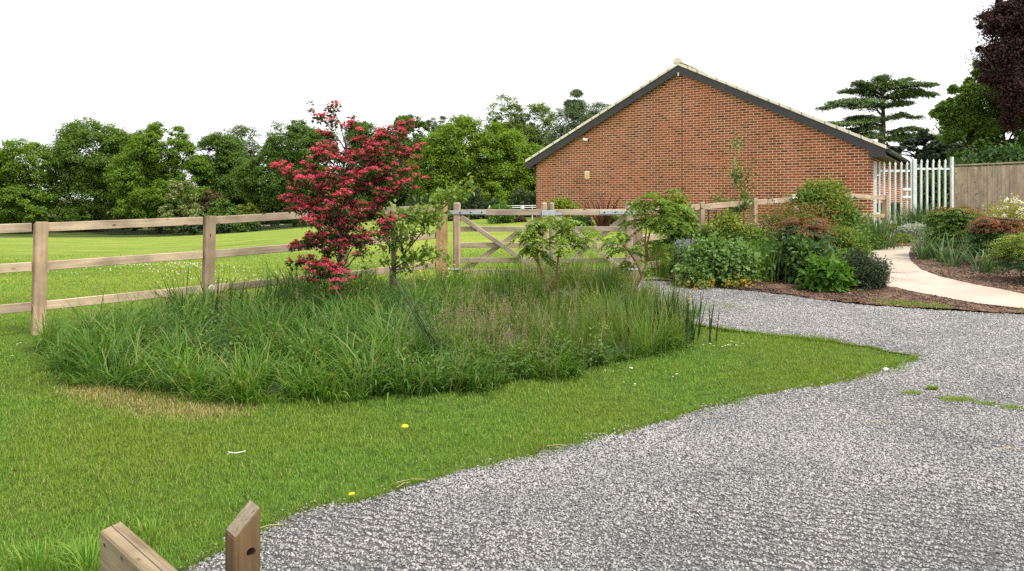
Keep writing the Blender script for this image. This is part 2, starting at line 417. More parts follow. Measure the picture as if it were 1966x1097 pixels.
LM('oak_bright', [(0.110, 0.199, 0.016), (0.174, 0.283, 0.026), (0.239, 0.347, 0.038)], trans=.4)
LM('oak_dark', [(0.063, 0.133, 0.022), (0.105, 0.189, 0.030), (0.147, 0.239, 0.041)], trans=.4)
LM('maple', [(0.077, 0.155, 0.022), (0.125, 0.217, 0.034), (0.175, 0.273, 0.048)], trans=.4)
LM('pale', [(.10, .145, .06), (.14, .19, .085), (.17, .21, .1)])
LM('lime', [(0.115, 0.172, 0.032), (0.172, 0.241, 0.046), (0.218, 0.287, 0.069)])
LM('birch', [(0.091, 0.143, 0.065), (0.130, 0.189, 0.085), (0.169, 0.215, 0.104)])
LM('cedar', [(0.076, 0.127, 0.045), (0.114, 0.177, 0.063), (0.164, 0.235, 0.089)], trans=.15)
LM('yew_tree', [(.02, .035, .02), (.035, .055, .03), (.05, .07, .035)], trans=.1)
LM('beech_purple', [(0.027, 0.015, 0.018), (0.053, 0.025, 0.026), (0.088, 0.040, 0.037)], trans=.25)
LM('shrub_pale', [(0.165, 0.214, 0.066), (0.247, 0.297, 0.099), (0.314, 0.347, 0.132)])
LM('shrub_brown', [(.1, .075, .035), (.13, .1, .045), (.1, .11, .04)])
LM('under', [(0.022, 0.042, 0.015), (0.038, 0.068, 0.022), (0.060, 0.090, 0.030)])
LM('lawn', [(0.071, 0.178, 0.022), (0.130, 0.270, 0.029), (0.189, 0.339, 0.044), (0.289, 0.407, 0.089)], trans=.35, patch=(.5, (.25, .275, .035), .45))
LM('dry', [(.36, .27, .11), (.48, .37, .17), (.26, .25, .07)], trans=.25)
LM('long', [(.05, .13, .012), (.08, .19, .018), (.115, .235, .025), (.165, .28, .04), (.27, .33, .1)], trans=.4, rough=.65, patch=(.8, (.05, .125, .045), .45))
LM('long_fine', [(.085, .175, .016), (.125, .225, .025), (.18, .26, .04), (.27, .27, .09)], trans=.35, patch=(1.0, (.06, .13, .025), .6))
LM('reed', [(.014, .032, .008), (.026, .052, .012)], trans=.12)
LM('seed', [(.27, .19, .14), (.33, .25, .18), (.25, .22, .11)], trans=.35)
LM('clover', [(.06, .13, .016), (.09, .17, .022)], trans=.3)
LM('haw_leaf', [(.03, .055, .014), (.055, .09, .02), (.1, .15, .03)], trans=.25)
LM('haw_flower', [(.55, .028, .085), (.72, .055, .16), (.82, .1, .24), (.9, .22, .37)], trans=.45)
LM('apple', [(0.120, 0.216, 0.036), (0.180, 0.282, 0.054), (0.276, 0.360, 0.090)], trans=.4)
LM('sumac', [(0.123, 0.213, 0.028), (0.179, 0.280, 0.045), (0.258, 0.347, 0.067)], trans=.4)
LM('sumac_dark', [(0.098, 0.190, 0.025), (0.149, 0.247, 0.040), (0.230, 0.316, 0.057)], trans=.4)
LM('green_mid', [(0.060, 0.126, 0.018), (0.102, 0.192, 0.030), (0.156, 0.252, 0.042)])
LM('green_dark', [(0.030, 0.074, 0.024), (0.054, 0.115, 0.034), (0.095, 0.162, 0.047)])
LM('yellow_green', [(.14, .19, .02), (.2, .26, .035), (.27, .31, .05)])
LM('geranium', [(0.100, 0.188, 0.050), (0.138, 0.237, 0.062), (0.188, 0.288, 0.075)])
LM('autumn', [(.4, .3, .04), (.38, .33, .05)])
LM('hosta', [(0.063, 0.153, 0.018), (0.090, 0.198, 0.025), (0.117, 0.235, 0.036)])
LM('bronze', [(.14, .11, .03), (.2, .135, .045), (.24, .14, .06)])
LM('red_tip', [(.2, .085, .05), (.24, .11, .065), (.17, .12, .05)])
LM('red_bright', [(.27, .075, .05), (.22, .09, .05), (.18, .11, .05)])
LM('yew', [(0.026, 0.044, 0.022), (0.046, 0.069, 0.029), (0.065, 0.094, 0.036)], trans=.1)
LM('silver', [(.34, .4, .34), (.43, .48, .43), (.5, .54, .5)])
LM('gold', [(0.300, 0.285, 0.045), (0.390, 0.360, 0.075), (0.225, 0.270, 0.045)])
LM('strap', [(.06, .12, .045), (.09, .17, .06), (.14, .22, .09)])
LM('phormium', [(.06, .025, .022), (.1, .045, .035), (.15, .085, .06)])
LM('mauve', [(.3, .3, .45), (.42, .4, .6), (.36, .33, .5)])
LM('pink', [(.6, .25, .28), (.7, .4, .4)])
LM('white_flower', [(.75, .75, .7), (.8, .8, .78)])
LM('lilac', [(.6, .58, .75), (.7, .68, .82)])
LM('butter', [(.8, .64, .01), (.88, .74, .03)], trans=.15)

# ---------------------------------------------------------------- ground sheets
def make_ground():
    xs = np.concatenate([np.linspace(-700, -60, 25)[:-1], np.linspace(-60, -16, 30)[:-1], np.arange(-16, 20, .3), np.linspace(20, 60, 30)[1:], np.linspace(60, 700, 25)[1:]])
    ys = np.concatenate([[-40, -20, -8], np.arange(-2, 32, .3), np.linspace(32, 160, 90)[1:], np.linspace(160, 1500, 40)[1:]])
    gx, gy = np.meshgrid(xs, ys); z = E(gx, gy)
    v = np.stack([gx, gy, z], -1).reshape(-1, 3)
    nx, ny = len(xs), len(ys)
    i = (np.arange(ny - 1)[:, None] * nx + np.arange(nx - 1)[None, :]).ravel()
    return npmesh('ground', v, np.stack([i, i + 1, i + nx + 1, i + nx], 1), True)
tag(obj('ground', make_ground(), M['ground']), kind='structure')
def sheet(name, poly, mat, off, grid=.4, kind='structure', bumpy=0, seed=1):
    bm = bmesh.new(); f = bm.faces.new([bm.verts.new((x, y, 0)) for x, y in poly])
    bmesh.ops.triangulate(bm, faces=bm.faces[:])
    p = np.array(poly); lo = p.min(0); hi = p.max(0)
    for ax in (0, 1):
        for c in np.arange(math.floor(lo[ax] / grid) * grid + grid, hi[ax], grid):
            no = (1, 0, 0) if ax == 0 else (0, 1, 0); co = (c, 0, 0) if ax == 0 else (0, c, 0)
            bmesh.ops.bisect_plane(bm, geom=bm.verts[:] + bm.edges[:] + bm.faces[:], plane_co=co, plane_no=no)
    rng = np.random.default_rng(seed)
    for v in bm.verts:
        v.co.z = e1(v.co.x, v.co.y) + off + (abs(rng.normal(0, bumpy)) if bumpy else 0)
    for f in bm.faces:
        f.normal_update()
        if f.normal.z < 0: f.normal_flip()
    me = bpy.data.meshes.new(name); bm.to_mesh(me); bm.free()
    for q in me.polygons: q.use_smooth = True
    return tag(obj(name, me, mat), kind=kind)

EDGE_FRONT = [(345, 1092), (430, 1058), (500, 1030), (560, 1003), (620, 985), (720, 960), (800, 932), (880, 912), (975, 890), (1080, 860),
              (1170, 843), (1260, 815), (1350, 788), (1450, 763), (1560, 745), (1640, 728), (1700, 714), (1745, 697), (1768, 688)]
EDGE_BACK = [(1700, 676), (1600, 658), (1500, 648), (1400, 637), (1335, 626)]
EDGE_FAR = [(1290, 545), (1355, 553), (1430, 561), (1500, 567), (1560, 576), (1650, 588), (1750, 595), (1870, 602), (1966, 607)]
e_front, e_back, e_far = GP(EDGE_FRONT), GP(EDGE_BACK), GP(EDGE_FAR)
def jag(pts, amp, step, seed):
    """finer, slightly irregular edge line"""
    rng = np.random.default_rng(seed); out = []
    for a, b in zip(pts[:-1], pts[1:]):
        n = max(1, int(math.dist(a, b) / step))
        for i in range(n):
            t = i / n; out.append((a[0] + (b[0] - a[0]) * t + rng.normal(0, amp), a[1] + (b[1] - a[1]) * t + rng.normal(0, amp)))
    return out + [pts[-1]]
e_front = jag(e_front, .02, .12, 3); e_back = jag(e_back, .025, .15, 4)
drive_poly = ([(-1.9, 1.6)] + [(-1.62, 2.6)] + e_front + e_back + [(1.25, 9.3), (.6, 11.0), (1.7, 11.3), (2.2, 12.0)] + jag(e_far, .015, .2, 5) +
              [(11, 7.2), (16, 5), (16, 1.6)])
sheet('driveway', drive_poly, M['gravel'], .012)

M['joint'] = plain('dark_joint', (.1, .085, .07), .9)
path_lo = GP([(1966, 598), (1869, 587), (1760, 566), (1694, 553), (1678, 530), (1655, 505), (1630, 492)])
path_hi = GP([(1640, 481), (1700, 478), (1752, 476), (1745, 490), (1749, 505), (1768, 521), (1805, 536), (1870, 551), (1920, 560), (1966, 570)])
def ext(a, b, k): return (b[0] + (b[0] - a[0]) * k, b[1] + (b[1] - a[1]) * k)
path_poly = [ext(path_lo[1], path_lo[0], 3)] + path_lo + [(6.4, 15.8), (6.3, 17.2)] + path_hi + [ext(path_hi[-2], path_hi[-1], 4)]
PATH_Z = .035
sheet('path', path_poly, M['path'], PATH_Z)
for a, b in (((1682, 529), (1766, 527)), ((1662, 485), (1750, 483))):
    a, b = G(*a), G(*b); sheet('path_joint', [(a[0], a[1]), (b[0], b[1]), (b[0], b[1] + .016), (a[0], a[1] + .016)], M['joint'], PATH_Z + .004)
bed_poly = jag(e_far[::-1], .03, .2, 6)[:-1] + [(2.3, 12.15), (3.2, 13.6), (4.5, 14.8), (6.1, 16.3), (7.5, 17.8), (8.9, 19.4)] + [(9.2, 18.0)] + path_hi[2:3] + path_hi[1::-1] + [(6.3, 17.2), (6.4, 15.8)] + path_lo[::-1] + [ext(path_lo[1], path_lo[0], .6)]
sheet('flower_bed', bed_poly, M['soil'], .02, .3, bumpy=.012)
bed2_poly = path_hi[2:] + [ext(path_hi[-2], path_hi[-1], 3), (14, 9), (14, 17), (11.5, 20.5), (9.9, 20.6), (9.2, 18.2)]
sheet('flower_bed.001', bed2_poly, M['soil'], .02, .3, bumpy=.015)
sheet('footpath', [(X(480, 108), 108), (X(545, 108), 108), (X(545, 109.5), 109.5), (X(480, 109.5), 109.5)], M['path'], .03, 2)

# ---------------------------------------------------------------- building
D = Vector((.7816, -.6239, 0)); S = Vector((.511, .86, 0)).normalized(); UP = Vector((0, 0, 1))
BL = Vector((X(1030, 28), 28, 0)); GW = 11.22; MID = 5.61; PITCH = .475
RIDGE = 5.76                                      # underside of the tiles at the apex
def gp(s, z, back=0): return BL + D * s + UP * z + S * back
def uv_mesh(name, bm, org, du, dv=UP):
    bmesh.ops.recalc_face_normals(bm, faces=bm.faces)
    lay = bm.loops.layers.uv.new('UVMap')
    for f in bm.faces:
        for l in f.loops: l[lay].uv = ((l.vert.co - org).dot(du), (l.vert.co - org).dot(dv))
    me = bpy.data.meshes.new(name); bm.to_mesh(me); bm.free(); return me
bldg = thing('brick_building', 'low red brick building with a wide gable wall and dark bargeboards', 'building', (BL.x, BL.y, .5))
eave = lambda s: RIDGE - PITCH * abs(s - MID)
def ulen(v): return v.normalized()
bm = bmesh.new()
bm_prism(bm, [gp(0, -.6), gp(GW, -.6), gp(GW, eave(GW) - .06), gp(MID, RIDGE - .06), gp(0, eave(0) - .06)], S * .3)
gwall = obj('wall', uv_mesh('wall', bm, BL - UP * .6, D), M['brick'], bldg)
bm = bmesh.new()
LEN = 34
bm_prism(bm, [gp(GW, -.6, .3), gp(GW, eave(GW) - .06, .3), gp(GW, eave(GW) - .06, LEN), gp(GW, -.6, LEN)], D * -.3)
obj('wall', uv_mesh('wall', bm, gp(GW, -.6), S), M['brick'], bldg)
bm = bmesh.new()
bm_prism(bm, [gp(.3, -.6, .3), gp(.3, eave(0) - .06, .3), gp(.3, eave(0) - .06, LEN), gp(.3, -.6, LEN)], D * -.3)
obj('wall', uv_mesh('wall', bm, gp(0, -.6), S), M['brick'], bldg)
OV = .38                                          # eaves overhang
for sgn, s_e in ((-1, -OV), (1, GW + OV)):
    bm = bmesh.new()
    ze = eave(s_e)
    bm_prism(bm, [gp(s_e, ze, -.1), gp(MID, RIDGE, -.1), gp(MID, RIDGE + .065, -.1), gp(s_e, ze + .065, -.1)], S * (LEN + .4))
    obj('roof', bm_mesh('roof', bm), M['roof_tile'], bldg)
    # bargeboard with its end boxed down to the soffit
    bm = bmesh.new(); dpt = .235
    if sgn > 0: prof = [gp(MID, RIDGE - .002, -.16), gp(s_e, ze - .002, -.16), gp(s_e, ze - .2, -.16), gp(s_e - .42, ze - .2, -.16), gp(s_e - .42, eave(s_e - .42) - dpt, -.16), gp(MID, RIDGE - dpt, -.16)]
    else: prof = [gp(MID, RIDGE - .002, -.16), gp(s_e, ze - .002, -.16), gp(s_e, ze - .24, -.16), gp(s_e + .08, ze - .24, -.16), gp(MID, RIDGE - dpt, -.16)]
    bm_prism(bm, prof, S * .04)
    obj('bargeboard', bm_mesh('bargeboard', bm), M['dark_paint'], bldg)
    # verge: stepped tile ends
    bm = bmesh.new(); n = 19; L = abs(s_e - MID)
    for k in range(n):
        a = MID + sgn * L * k / n; b = MID + sgn * (L * (k + 1) / n + .05)
        if k == n - 1: b = s_e
        bm_prism(bm, [gp(a, eave(a) + .005, -.2), gp(b, eave(b) + .005, -.2), gp(b, eave(b) + .096, -.2), gp(a, eave(a) + .082, -.2)], S * .22)
    obj('verge_tile', bm_mesh('verge_tile', bm), M['cream_tile'], bldg)
    # soffit, fascia and gutter along the eaves
    bm = bmesh.new(); wsx = 0 if sgn < 0 else GW
    bm_prism(bm, [gp(s_e, ze - .2, -.115), gp(wsx, ze - .2, -.115), gp(wsx, ze - .17, -.115), gp(s_e, ze - .17, -.115)], S * LEN)
    obj('soffit', bm_mesh('soffit', bm), M['dark_paint'], bldg)
    bm = bmesh.new()
    gx = s_e + sgn * .06
    bm_tube(bm, [gp(gx, ze - .05, -.05), gp(gx, ze - .05, LEN)], .06, 8)
    obj('gutter', bm_mesh('gutter', bm), M['dark_metal'], bldg)
# ridge tile
bm = bmesh.new()
arc = [gp(MID + .17 * math.cos(a), RIDGE + .07 + .17 * math.sin(a), -.22) for a in np.linspace(0, math.pi, 9)]
bm_prism(bm, arc, S * LEN); obj('ridge_tile', bm_mesh('ridge_tile', bm), M['cream_tile'], bldg)
bm = bmesh.new(); bm_prism(bm, [gp(MID - .02, RIDGE - .33, -.17), gp(MID + .03, RIDGE - .33, -.17), gp(MID + .03, RIDGE - .22, -.17), gp(MID - .02, RIDGE - .22, -.17)], S * .05)
obj('apex_bracket', bm_mesh('apex_bracket', bm), M['galv'], bldg)
bm = bmesh.new(); bm_prism(bm, [gp(MID + .06, 0, -.004), gp(MID + .085, 0, -.004), gp(MID + .085, RIDGE - .14, -.004), gp(MID + .06, RIDGE - .14, -.004)], S * .003)
obj('movement_joint', bm_mesh('movement_joint', bm), plain('brown_mastic', (.17, .06, .035), .8), bldg)
bm = bmesh.new()
bm_tube(bm, [gp(-.3, eave(0) - .22, .1), gp(-.12, eave(0) - .36, .1), gp(-.06, eave(0) - .5, .12), gp(-.06, .2, .12)], .035, 8)
obj('downpipe', bm_mesh('downpipe', bm), M['dark_metal'], bldg)
# dark windows low in the side wall, each in a frame
for k in range(4):
    a = 1.2 + k * 2.1
    wn_bm = bmesh.new()
    fr = [gp(GW + .004, .75, a), gp(GW + .004, .75, a + 1.9), gp(GW + .004, 1.48, a + 1.9), gp(GW + .004, 1.48, a)]
    bm_prism(wn_bm, fr, D * .02)
    wf = obj('window', bm_mesh('window', wn_bm), M['dark_metal'], bldg)
    pb = bmesh.new(); bm_prism(pb, [gp(GW + .03, .8, a + .06), gp(GW + .03, .8, a + 1.84), gp(GW + .03, 1.43, a + 1.84), gp(GW + .03, 1.43, a + .06)], D * .006)
    obj('pane', bm_mesh('pane', pb), M['glass_dark'], wf)
def on_wall(px, py):
    r = (px - CX) / F
    s = (r * BL.y - BL.x) / (D.x - r * D.y)
    q = BL + D * s
    return s, Z(py, q.y)
# warning sign and camera on the gable
s0, z0 = on_wall(1127.5, 336)
sg = thing('warning_sign', 'small white and yellow warning sign on the brick gable wall', 'sign', gp(s0, z0, -.02))
bm = bmesh.new(); bm_prism(bm, [gp(s0 - .095, z0 - .13, -.016), gp(s0 + .095, z0 - .13, -.016), gp(s0 + .095, z0 + .13, -.016), gp(s0 - .095, z0 + .13, -.016)], S * .012)
obj('plate', bm_mesh('plate', bm), M['white_paint'], sg)
bm = bmesh.new(); bm_prism(bm, [gp(s0 - .075, z0 - .115, -.02), gp(s0 + .075, z0 - .115, -.02), gp(s0 + .075, z0 - .0, -.02), gp(s0 - .075, z0 - .0, -.02)], S * .004)
obj('yellow_panel', bm_mesh('yellow_panel', bm), M['yellow'], sg)
bm = bmesh.new(); bm_prism(bm, [gp(s0 - .06, z0 + .015, -.02), gp(s0 + .06, z0 + .015, -.02), gp(s0, z0 + .115, -.02)], S * .004)
obj('warning_triangle', bm_mesh('warning_triangle', bm), M['yellow'], sg)
bm = bmesh.new(); bm_prism(bm, [gp(s0 - .008, z0 + .035, -.023), gp(s0 + .008, z0 + .035, -.023), gp(s0 + .012, z0 + .08, -.023), gp(s0 - .012, z0 + .08, -.023)], S * .003)
obj('symbol', bm_mesh('symbol', bm), plain('sign_orange_print', (.5, .25, .02)), sg)
s0, z0 = on_wall(1128, 271)
sc_ = thing('security_camera', 'small white security camera fixed high on the brick gable', 'camera', gp(s0, z0, -.02))
bm = bmesh.new(); bm_tube(bm, [gp(s0, z0, -.002), gp(s0, z0, -.09)], .03, 10); obj('bracket', bm_mesh('bracket', bm), M['dark_metal'], sc_)
bm = bmesh.new(); bm_tube(bm, [gp(s0 - .1, z0 + .06, -.13), gp(s0 + .09, z0 + .01, -.13)], [.05, .055], 10); obj('housing', bm_mesh('housing', bm), M['white_paint'], sc_)
bm = bmesh.new(); bm_tube(bm, [gp(s0 + .0901, z0 + .01, -.13), gp(s0 + .105, z0 + .006, -.13)], .04, 10); obj('lens', bm_mesh('lens', bm), M['glass_dark'], sc_)

# ---------------------------------------------------------------- timber fences and gates
def frame(p0, p1, upv=UP):
    x = (Vector(p1) - Vector(p0)); L = x.length; x.normalize(); y = upv.cross(x).normalized(); z = x.cross(y)
    m = Matrix((x, y, z)).transposed().to_4x4(); m.translation = Vector(p0); return m, L
def rail(name, p0, p1, h, t, mat, parent, bev=.005):
    m, L = frame(p0, p1); bm = bmesh.new(); bm_box(bm, (0, -t / 2, -h / 2), (L, t / 2, h / 2), bev)
    return obj(name, bm_mesh(name, bm), mat, parent, m)
def post(name, x, y, z0, z1, wx, wy, rz, mat, parent, lean=0, top='chamfer'):
    bm = bmesh.new(); h = z1 - z0
    bm_box(bm, (-wx / 2, -wy / 2, 0), (wx / 2, wy / 2, h), .006)
    for v in bm.verts:
        if v.co.z > h - .02:
            if top == 'slope': v.co.z += (-v.co.y / wy) * .03
            if top == 'slant': v.co.z += (v.co.x / wx) * .05
    m = Matrix.Translation((x, y, z0)) @ Matrix.Rotation(lean, 4, 'Y') @ Matrix.Rotation(rz, 4, 'Z')
    return obj(name, bm_mesh(name, bm), mat, parent, m)
P1 = (X(72, 8.44), 8.44); P2 = (X(397, 9.73), 9.73); P3 = (X(656, 10.62), 10.62); P4 = (X(848, 11.4), 11.4)
P0 = (P1[0] * 2 - P2[0], P1[1] * 2 - P2[1] + .15)
P00 = (P0[0] * 2 - P1[0], P0[1] * 2 - P1[1])
fl = thing('post_and_rail_fence', 'three rail timber fence left of the gates, along the mown field', 'fence', (P2[0], P2[1], e1(*P2)))
tops = {}
bz = {P00: .33, P0: .37, P1: .408, P2: .447, P3: .53, P4: .615}     # height of the lowest rail at every post
for p in (P00, P0, P1, P2, P3):
    a = math.atan2(P2[1] - P1[1], P2[0] - P1[0])
    post('post', p[0], p[1], e1(*p) - .3, bz[p] + .9, .125, .1, a, M['fence_z'], fl, lean=.025, top='slope')
post('gate_post', P4[0], P4[1], e1(*P4) - .3, Z(386, P4[1]), .17, .17, .1, M['new_post'], fl, top='slant')
pl = [P00, P0, P1, P2, P3, P4]
for a, b in zip(pl[:-1], pl[1:]):
    dirv = Vector((b[0] - a[0], b[1] - a[1])).normalized(); nrm = Vector((-dirv.y, dirv.x))
    for k, dz in enumerate((0, .43, .85)):
        tz = 0 if b != P4 else (0, .0, -.03)[k]
        q0 = Vector((a[0], a[1], bz[a] + dz)) + Vector((dirv.x, dirv.y, 0)) * .055
        q1 = Vector((b[0], b[1], bz[b] + dz + tz)) - Vector((dirv.x, dirv.y, 0)) * (.055 if b != P4 else .09)
        rail('rail', q0, q1, .098, .04, M['fence_x'], fl)

GY = 11.6
def gate_leaf(label, px0, px1, hinge_left):
    x0, x1 = X(px0, GY), X(px1, GY); zb, zt = .43, Z(389, GY)
    g = thing('field_gate', label, 'gate', ((x0 + x1) / 2, GY, .4), 'pair of timber field gates')
    for x, hinge in ((x0, hinge_left), (x1, not hinge_left)):
        bm = bmesh.new(); wd = .055 if hinge else .036
        bm_box(bm, (-wd, -.04, 0), (wd, .04, zt - zb), .018)
        obj('stile', bm_mesh('stile', bm), M['gate_z'], g, Matrix.Translation((x, GY, zb)))
    for k, (py, h) in enumerate(((408, .088), (440, .075), (471, .075), (500, .075), (522, .075))):
        rail('top_rail' if k == 0 else 'rail', (x0 + .03, GY + (0 if k == 0 else .012), Z(py, GY)), (x1 - .03, GY + (0 if k == 0 else .012), Z(py, GY)), h, .07 if k == 0 else .028, M['gate_x'], g)
    za, zc = Z(416, GY), Z(524, GY)
    rail('brace', (x0 + .06, GY - .026, za), (x1 - .05, GY - .026, zc), .07, .022, M['gate_x'], g)
    rail('brace', (x0 + .06, GY + .041, zc), (x1 - .05, GY + .041, za), .07, .022, M['gate_x'], g)
    zr = Z(408, GY)
    xs, sg_ = (x0, 1) if hinge_left else (x1, -1)
    bm = bmesh.new(); a, b = sorted((xs - sg_ * .12, xs + sg_ * .44)); bm_box(bm, (a, GY - .048, zr - .028), (b, GY - .0405, zr + .028), .002)
    st = obj('hinge_strap', bm_mesh('hinge_strap', bm), M['galv'], g)
    for k in range(3):
        bm = bmesh.new(); bm_tube(bm, [(xs + sg_ * (.05 + .16 * k), GY - .0485, zr), (xs + sg_ * (.05 + .16 * k), GY - .056, zr)], .011, 8)
        obj('bolt', bm_mesh('bolt', bm), M['dark_metal'], st)
    bm = bmesh.new(); a, b = sorted((xs - sg_ * .13, xs + sg_ * .07)); bm_tube(bm, [(a, GY - .05, Z(517, GY)), (b, GY - .05, Z(517, GY))], .014, 8)
    obj('lower_hinge', bm_mesh('lower_hinge', bm), M['galv'], g)
    return g
gl = gate_leaf('left leaf of the pair of timber field gates, hung on the honey coloured post', 877, 1045, True)
gr = gate_leaf('right leaf of the pair of timber field gates, half behind the young sumac trees', 1059, 1208, False)
bm = bmesh.new(); bm_box(bm, (X(1040, GY), GY - .05, Z(414, GY)), (X(1066, GY), GY - .042, Z(404, GY)), .002); bm_box(bm, (X(1066, GY), GY - .05, Z(413, GY)), (X(1078, GY), GY - .043, Z(408, GY)))
obj('throw_over_latch', bm_mesh('throw_over_latch', bm), M['galv'], gl)
bm = bmesh.new(); bm_tube(bm, [(X(1053, GY), GY - .055, Z(480, GY)), (X(1053, GY), GY - .055, e1(.54, GY))], .011, 8)
obj('drop_bolt', bm_mesh('drop_bolt', bm), M['galv'], gl)

Q = [(X(1222, 11.7), 11.7), (X(1345, 13.4), 13.4), (X(1447, 14.5), 14.5), (X(1540, 15.9), 15.9), (X(1630, 17.3), 17.3), (X(1700, 18.8), 18.8)]
qt = [1.47, Z(390, 13.4), Z(382, 14.5), Z(376, 15.9), Z(370, 17.3), Z(375, 18.8)]
fr_ = thing('post_and_rail_fence', 'timber rail fence behind the planted border, running up to the palisade gate', 'fence', (Q[2][0], Q[2][1], e1(*Q[2])))
for i, (p, zt) in enumerate(zip(Q, qt)):
    post('gate_post' if i == 0 else 'post', p[0], p[1], e1(*p) - .3, zt, .17 if i == 0 else .125, .17 if i == 0 else .1, .75 if i else 0, M['fence_z'], fr_, top='slope')
for i in range(5):
    a, b = Q[i], Q[i + 1]
    dv = Vector((b[0] - a[0], b[1] - a[1], 0)).normalized()
    for dz in (.07, .5, .92):
        rail('rail', Vector((a[0], a[1], qt[i] - dz)) + dv * .06, Vector((b[0], b[1], qt[i + 1] - dz)) - dv * .06, .095, .04, M['fence_x'], fr_)

# ---------------------------------------------------------------- palisade gate and fence
PY = 21.5
def pale(name, px, pt, zb, parent, y=PY, dx=0):
    x = X(px, y) ; zt = Z(pt, y); bm = bmesh.new(); hw = .033
    bm_prism(bm, [(x - hw, y + .012, zb), (x - .012, y - .012, zb), (x + .012, y - .012, zb), (x + hw, y + .012, zb), (x + .012, y - .008, zb), (x - .012, y - .008, zb)], (0, 0, zt - .12 - zb))
    bm_prism(bm, [(x - .02, y - .012, zt - .1205), (x + .02, y - .012, zt - .1205), (x + .034, y - .012, zt - .07), (x, y - .012, zt), (x - .034, y - .012, zt - .07)], (0, .006, 0))
    return obj(name, bm_mesh(name, bm), M['pal'], parent)
pg = thing('palisade_gate', 'galvanised steel palisade gate beside the right corner of the brick building', 'gate', (X(1715, PY), PY, .9))
zb = Z(431, PY)
for px, pt, hw in ((1689, 311, .022), (1750, 310, .022)):
    bm = bmesh.new(); bm_box(bm, (X(px, PY) - hw, PY - .001, zb), (X(px, PY) + hw, PY + .05, Z(pt, PY)), .004); obj('frame_upright', bm_mesh('frame_upright', bm), M['pal'], pg)
for py in (328.5, 426):
    bm = bmesh.new(); bm_box(bm, (X(1689, PY) + .024, PY + .013, Z(py, PY) - .03), (X(1750, PY) - .024, PY + .05, Z(py, PY) + .03), .004); obj('frame_rail', bm_mesh('frame_rail', bm), M['pal'], pg)
for px in (1697.4, 1708.2, 1719, 1730.6, 1741.6): pale('pale', px, 310, zb + .02, pg)
for py in (364, 379):
    bm = bmesh.new(); bm_box(bm, (X(1733, PY), PY - .03, Z(py, PY) - .032), (X(1749, PY), PY - .0135, Z(py, PY) + .032), .004); obj('lock_plate', bm_mesh('lock_plate', bm), M['white_paint'], pg)
bm = bmesh.new(); bm_box(bm, (X(1679, PY) - .05, PY - .03, .6), (X(1679, PY) + .05, PY + .06, Z(310, PY)), .006); obj('hanging_post', bm_mesh('hanging_post', bm), M['pal'], pg)
for py in (337, 410):
    bm = bmesh.new(); bm_tube(bm, [(X(1679, PY) + .052, PY, Z(py, PY)), (X(1689, PY) - .024, PY, Z(py, PY))], .012, 6)
    obj('hinge', bm_mesh('hinge', bm), M['galv'], pg)
pf = thing('palisade_fence', 'short run of galvanised steel palisade fencing between gate post and board fence', 'fence', (X(1790, PY), PY, .9))
bm = bmesh.new(); bm_box(bm, (X(1756, PY) - .05, PY - .03, .6), (X(1756, PY) + .05, PY + .06, Z(306, PY)), .006); obj('post', bm_mesh('post', bm), M['pal'], pf)
bm = bmesh.new(); bm_box(bm, (X(1829, PY) - .045, PY - .03, .6), (X(1829, PY) + .02, PY + .06, Z(302, PY)), .006); obj('post', bm_mesh('post', bm), M['pal'], pf)
for py in (324.5, 420):
    bm = bmesh.new(); bm_box(bm, (X(1756, PY) + .052, PY + .013, Z(py, PY) - .025), (X(1829, PY) - .047, PY + .04, Z(py, PY) + .025), .003); obj('rail', bm_mesh('rail', bm), M['pal'], pf)
for px in (1769, 1780.3, 1792, 1803.4, 1815): pale('pale', px, 305.5, .95, pf)

# close board fence on the right
A = Vector((X(1832, 20.6), 20.6)); B = Vector((X(1966, 18.7), 18.7)); dB = (B - A).normalized(); nB = Vector((-dB.y, dB.x))
bf = thing('board_fence', 'weathered grey brown close board timber fence at the right edge', 'fence', (A.x, A.y, .8))
rng = np.random.default_rng(12)
topz = lambda y: Z(318, 20.6) + (Z(312, 18.7) - Z(318, 20.6)) * (20.6 - y) / 1.9
for k in range(44):
    p = A + dB * (.1 * k); q = A + dB * (.1 * k + .112)
    zt = topz(p.y) - .05 + rng.normal(0, .004); bm = bmesh.new()
    off = nB * (.0 if k % 2 else .006)
    bm_prism(bm, [(p.x - p.x, 0, 0), (q.x - p.x, q.y - p.y, 0), (q.x - p.x + nB.x * .02, q.y - p.y + nB.y * .02, 0), (nB.x * .008, nB.y * .008, 0)], (0, 0, zt - .7))
    obj('board', bm_mesh('board', bm), M['board'], bf, Matrix.Translation((p.x + off.x - nB.x * .012, p.y + off.y - nB.y * .012, .7)) @ Matrix.Rotation(rng.normal(0, .004), 4, 'Y'))
e2 = A + dB * 4.4
rail('capping_rail', (A.x, A.y, topz(A.y)), (e2.x, e2.y, topz(e2.y)), .035, .07, M['fence_x'], bf)

# ---------------------------------------------------------------- foreground timber
bx, by = X(466, 2.75), 2.75
bo = thing('timber_bollard', 'short brown timber bollard with a slanted top and a drilled hole, at the lawn corner', 'bollard', (bx, by, 0))
zt = Z(997, by); hw = .046
bmx = Matrix.Translation((bx, by, 0)) @ Matrix.Rotation(.70, 4, 'Z')
bm = bmesh.new(); bm_box(bm, (-hw, -hw, -.1), (hw, hw, zt), .004)
for v in bm.verts:
    if v.co.z > zt - .02: v.co.z += v.co.x * .95
body = obj('body', bm_mesh('body', bm), M['oldpost'], bo, bmx)
bm = bmesh.new(); a_ = hw - .003
bm_prism(bm, [(-a_, -a_, zt - a_ * .95 + .001), (a_, -a_, zt + a_ * .95 + .001), (a_, a_, zt + a_ * .95 + .001), (-a_, a_, zt - a_ * .95 + .001)], (0, 0, .002))
obj('top_face', bm_mesh('top_face', bm), M['endgrain'], bo, bmx)
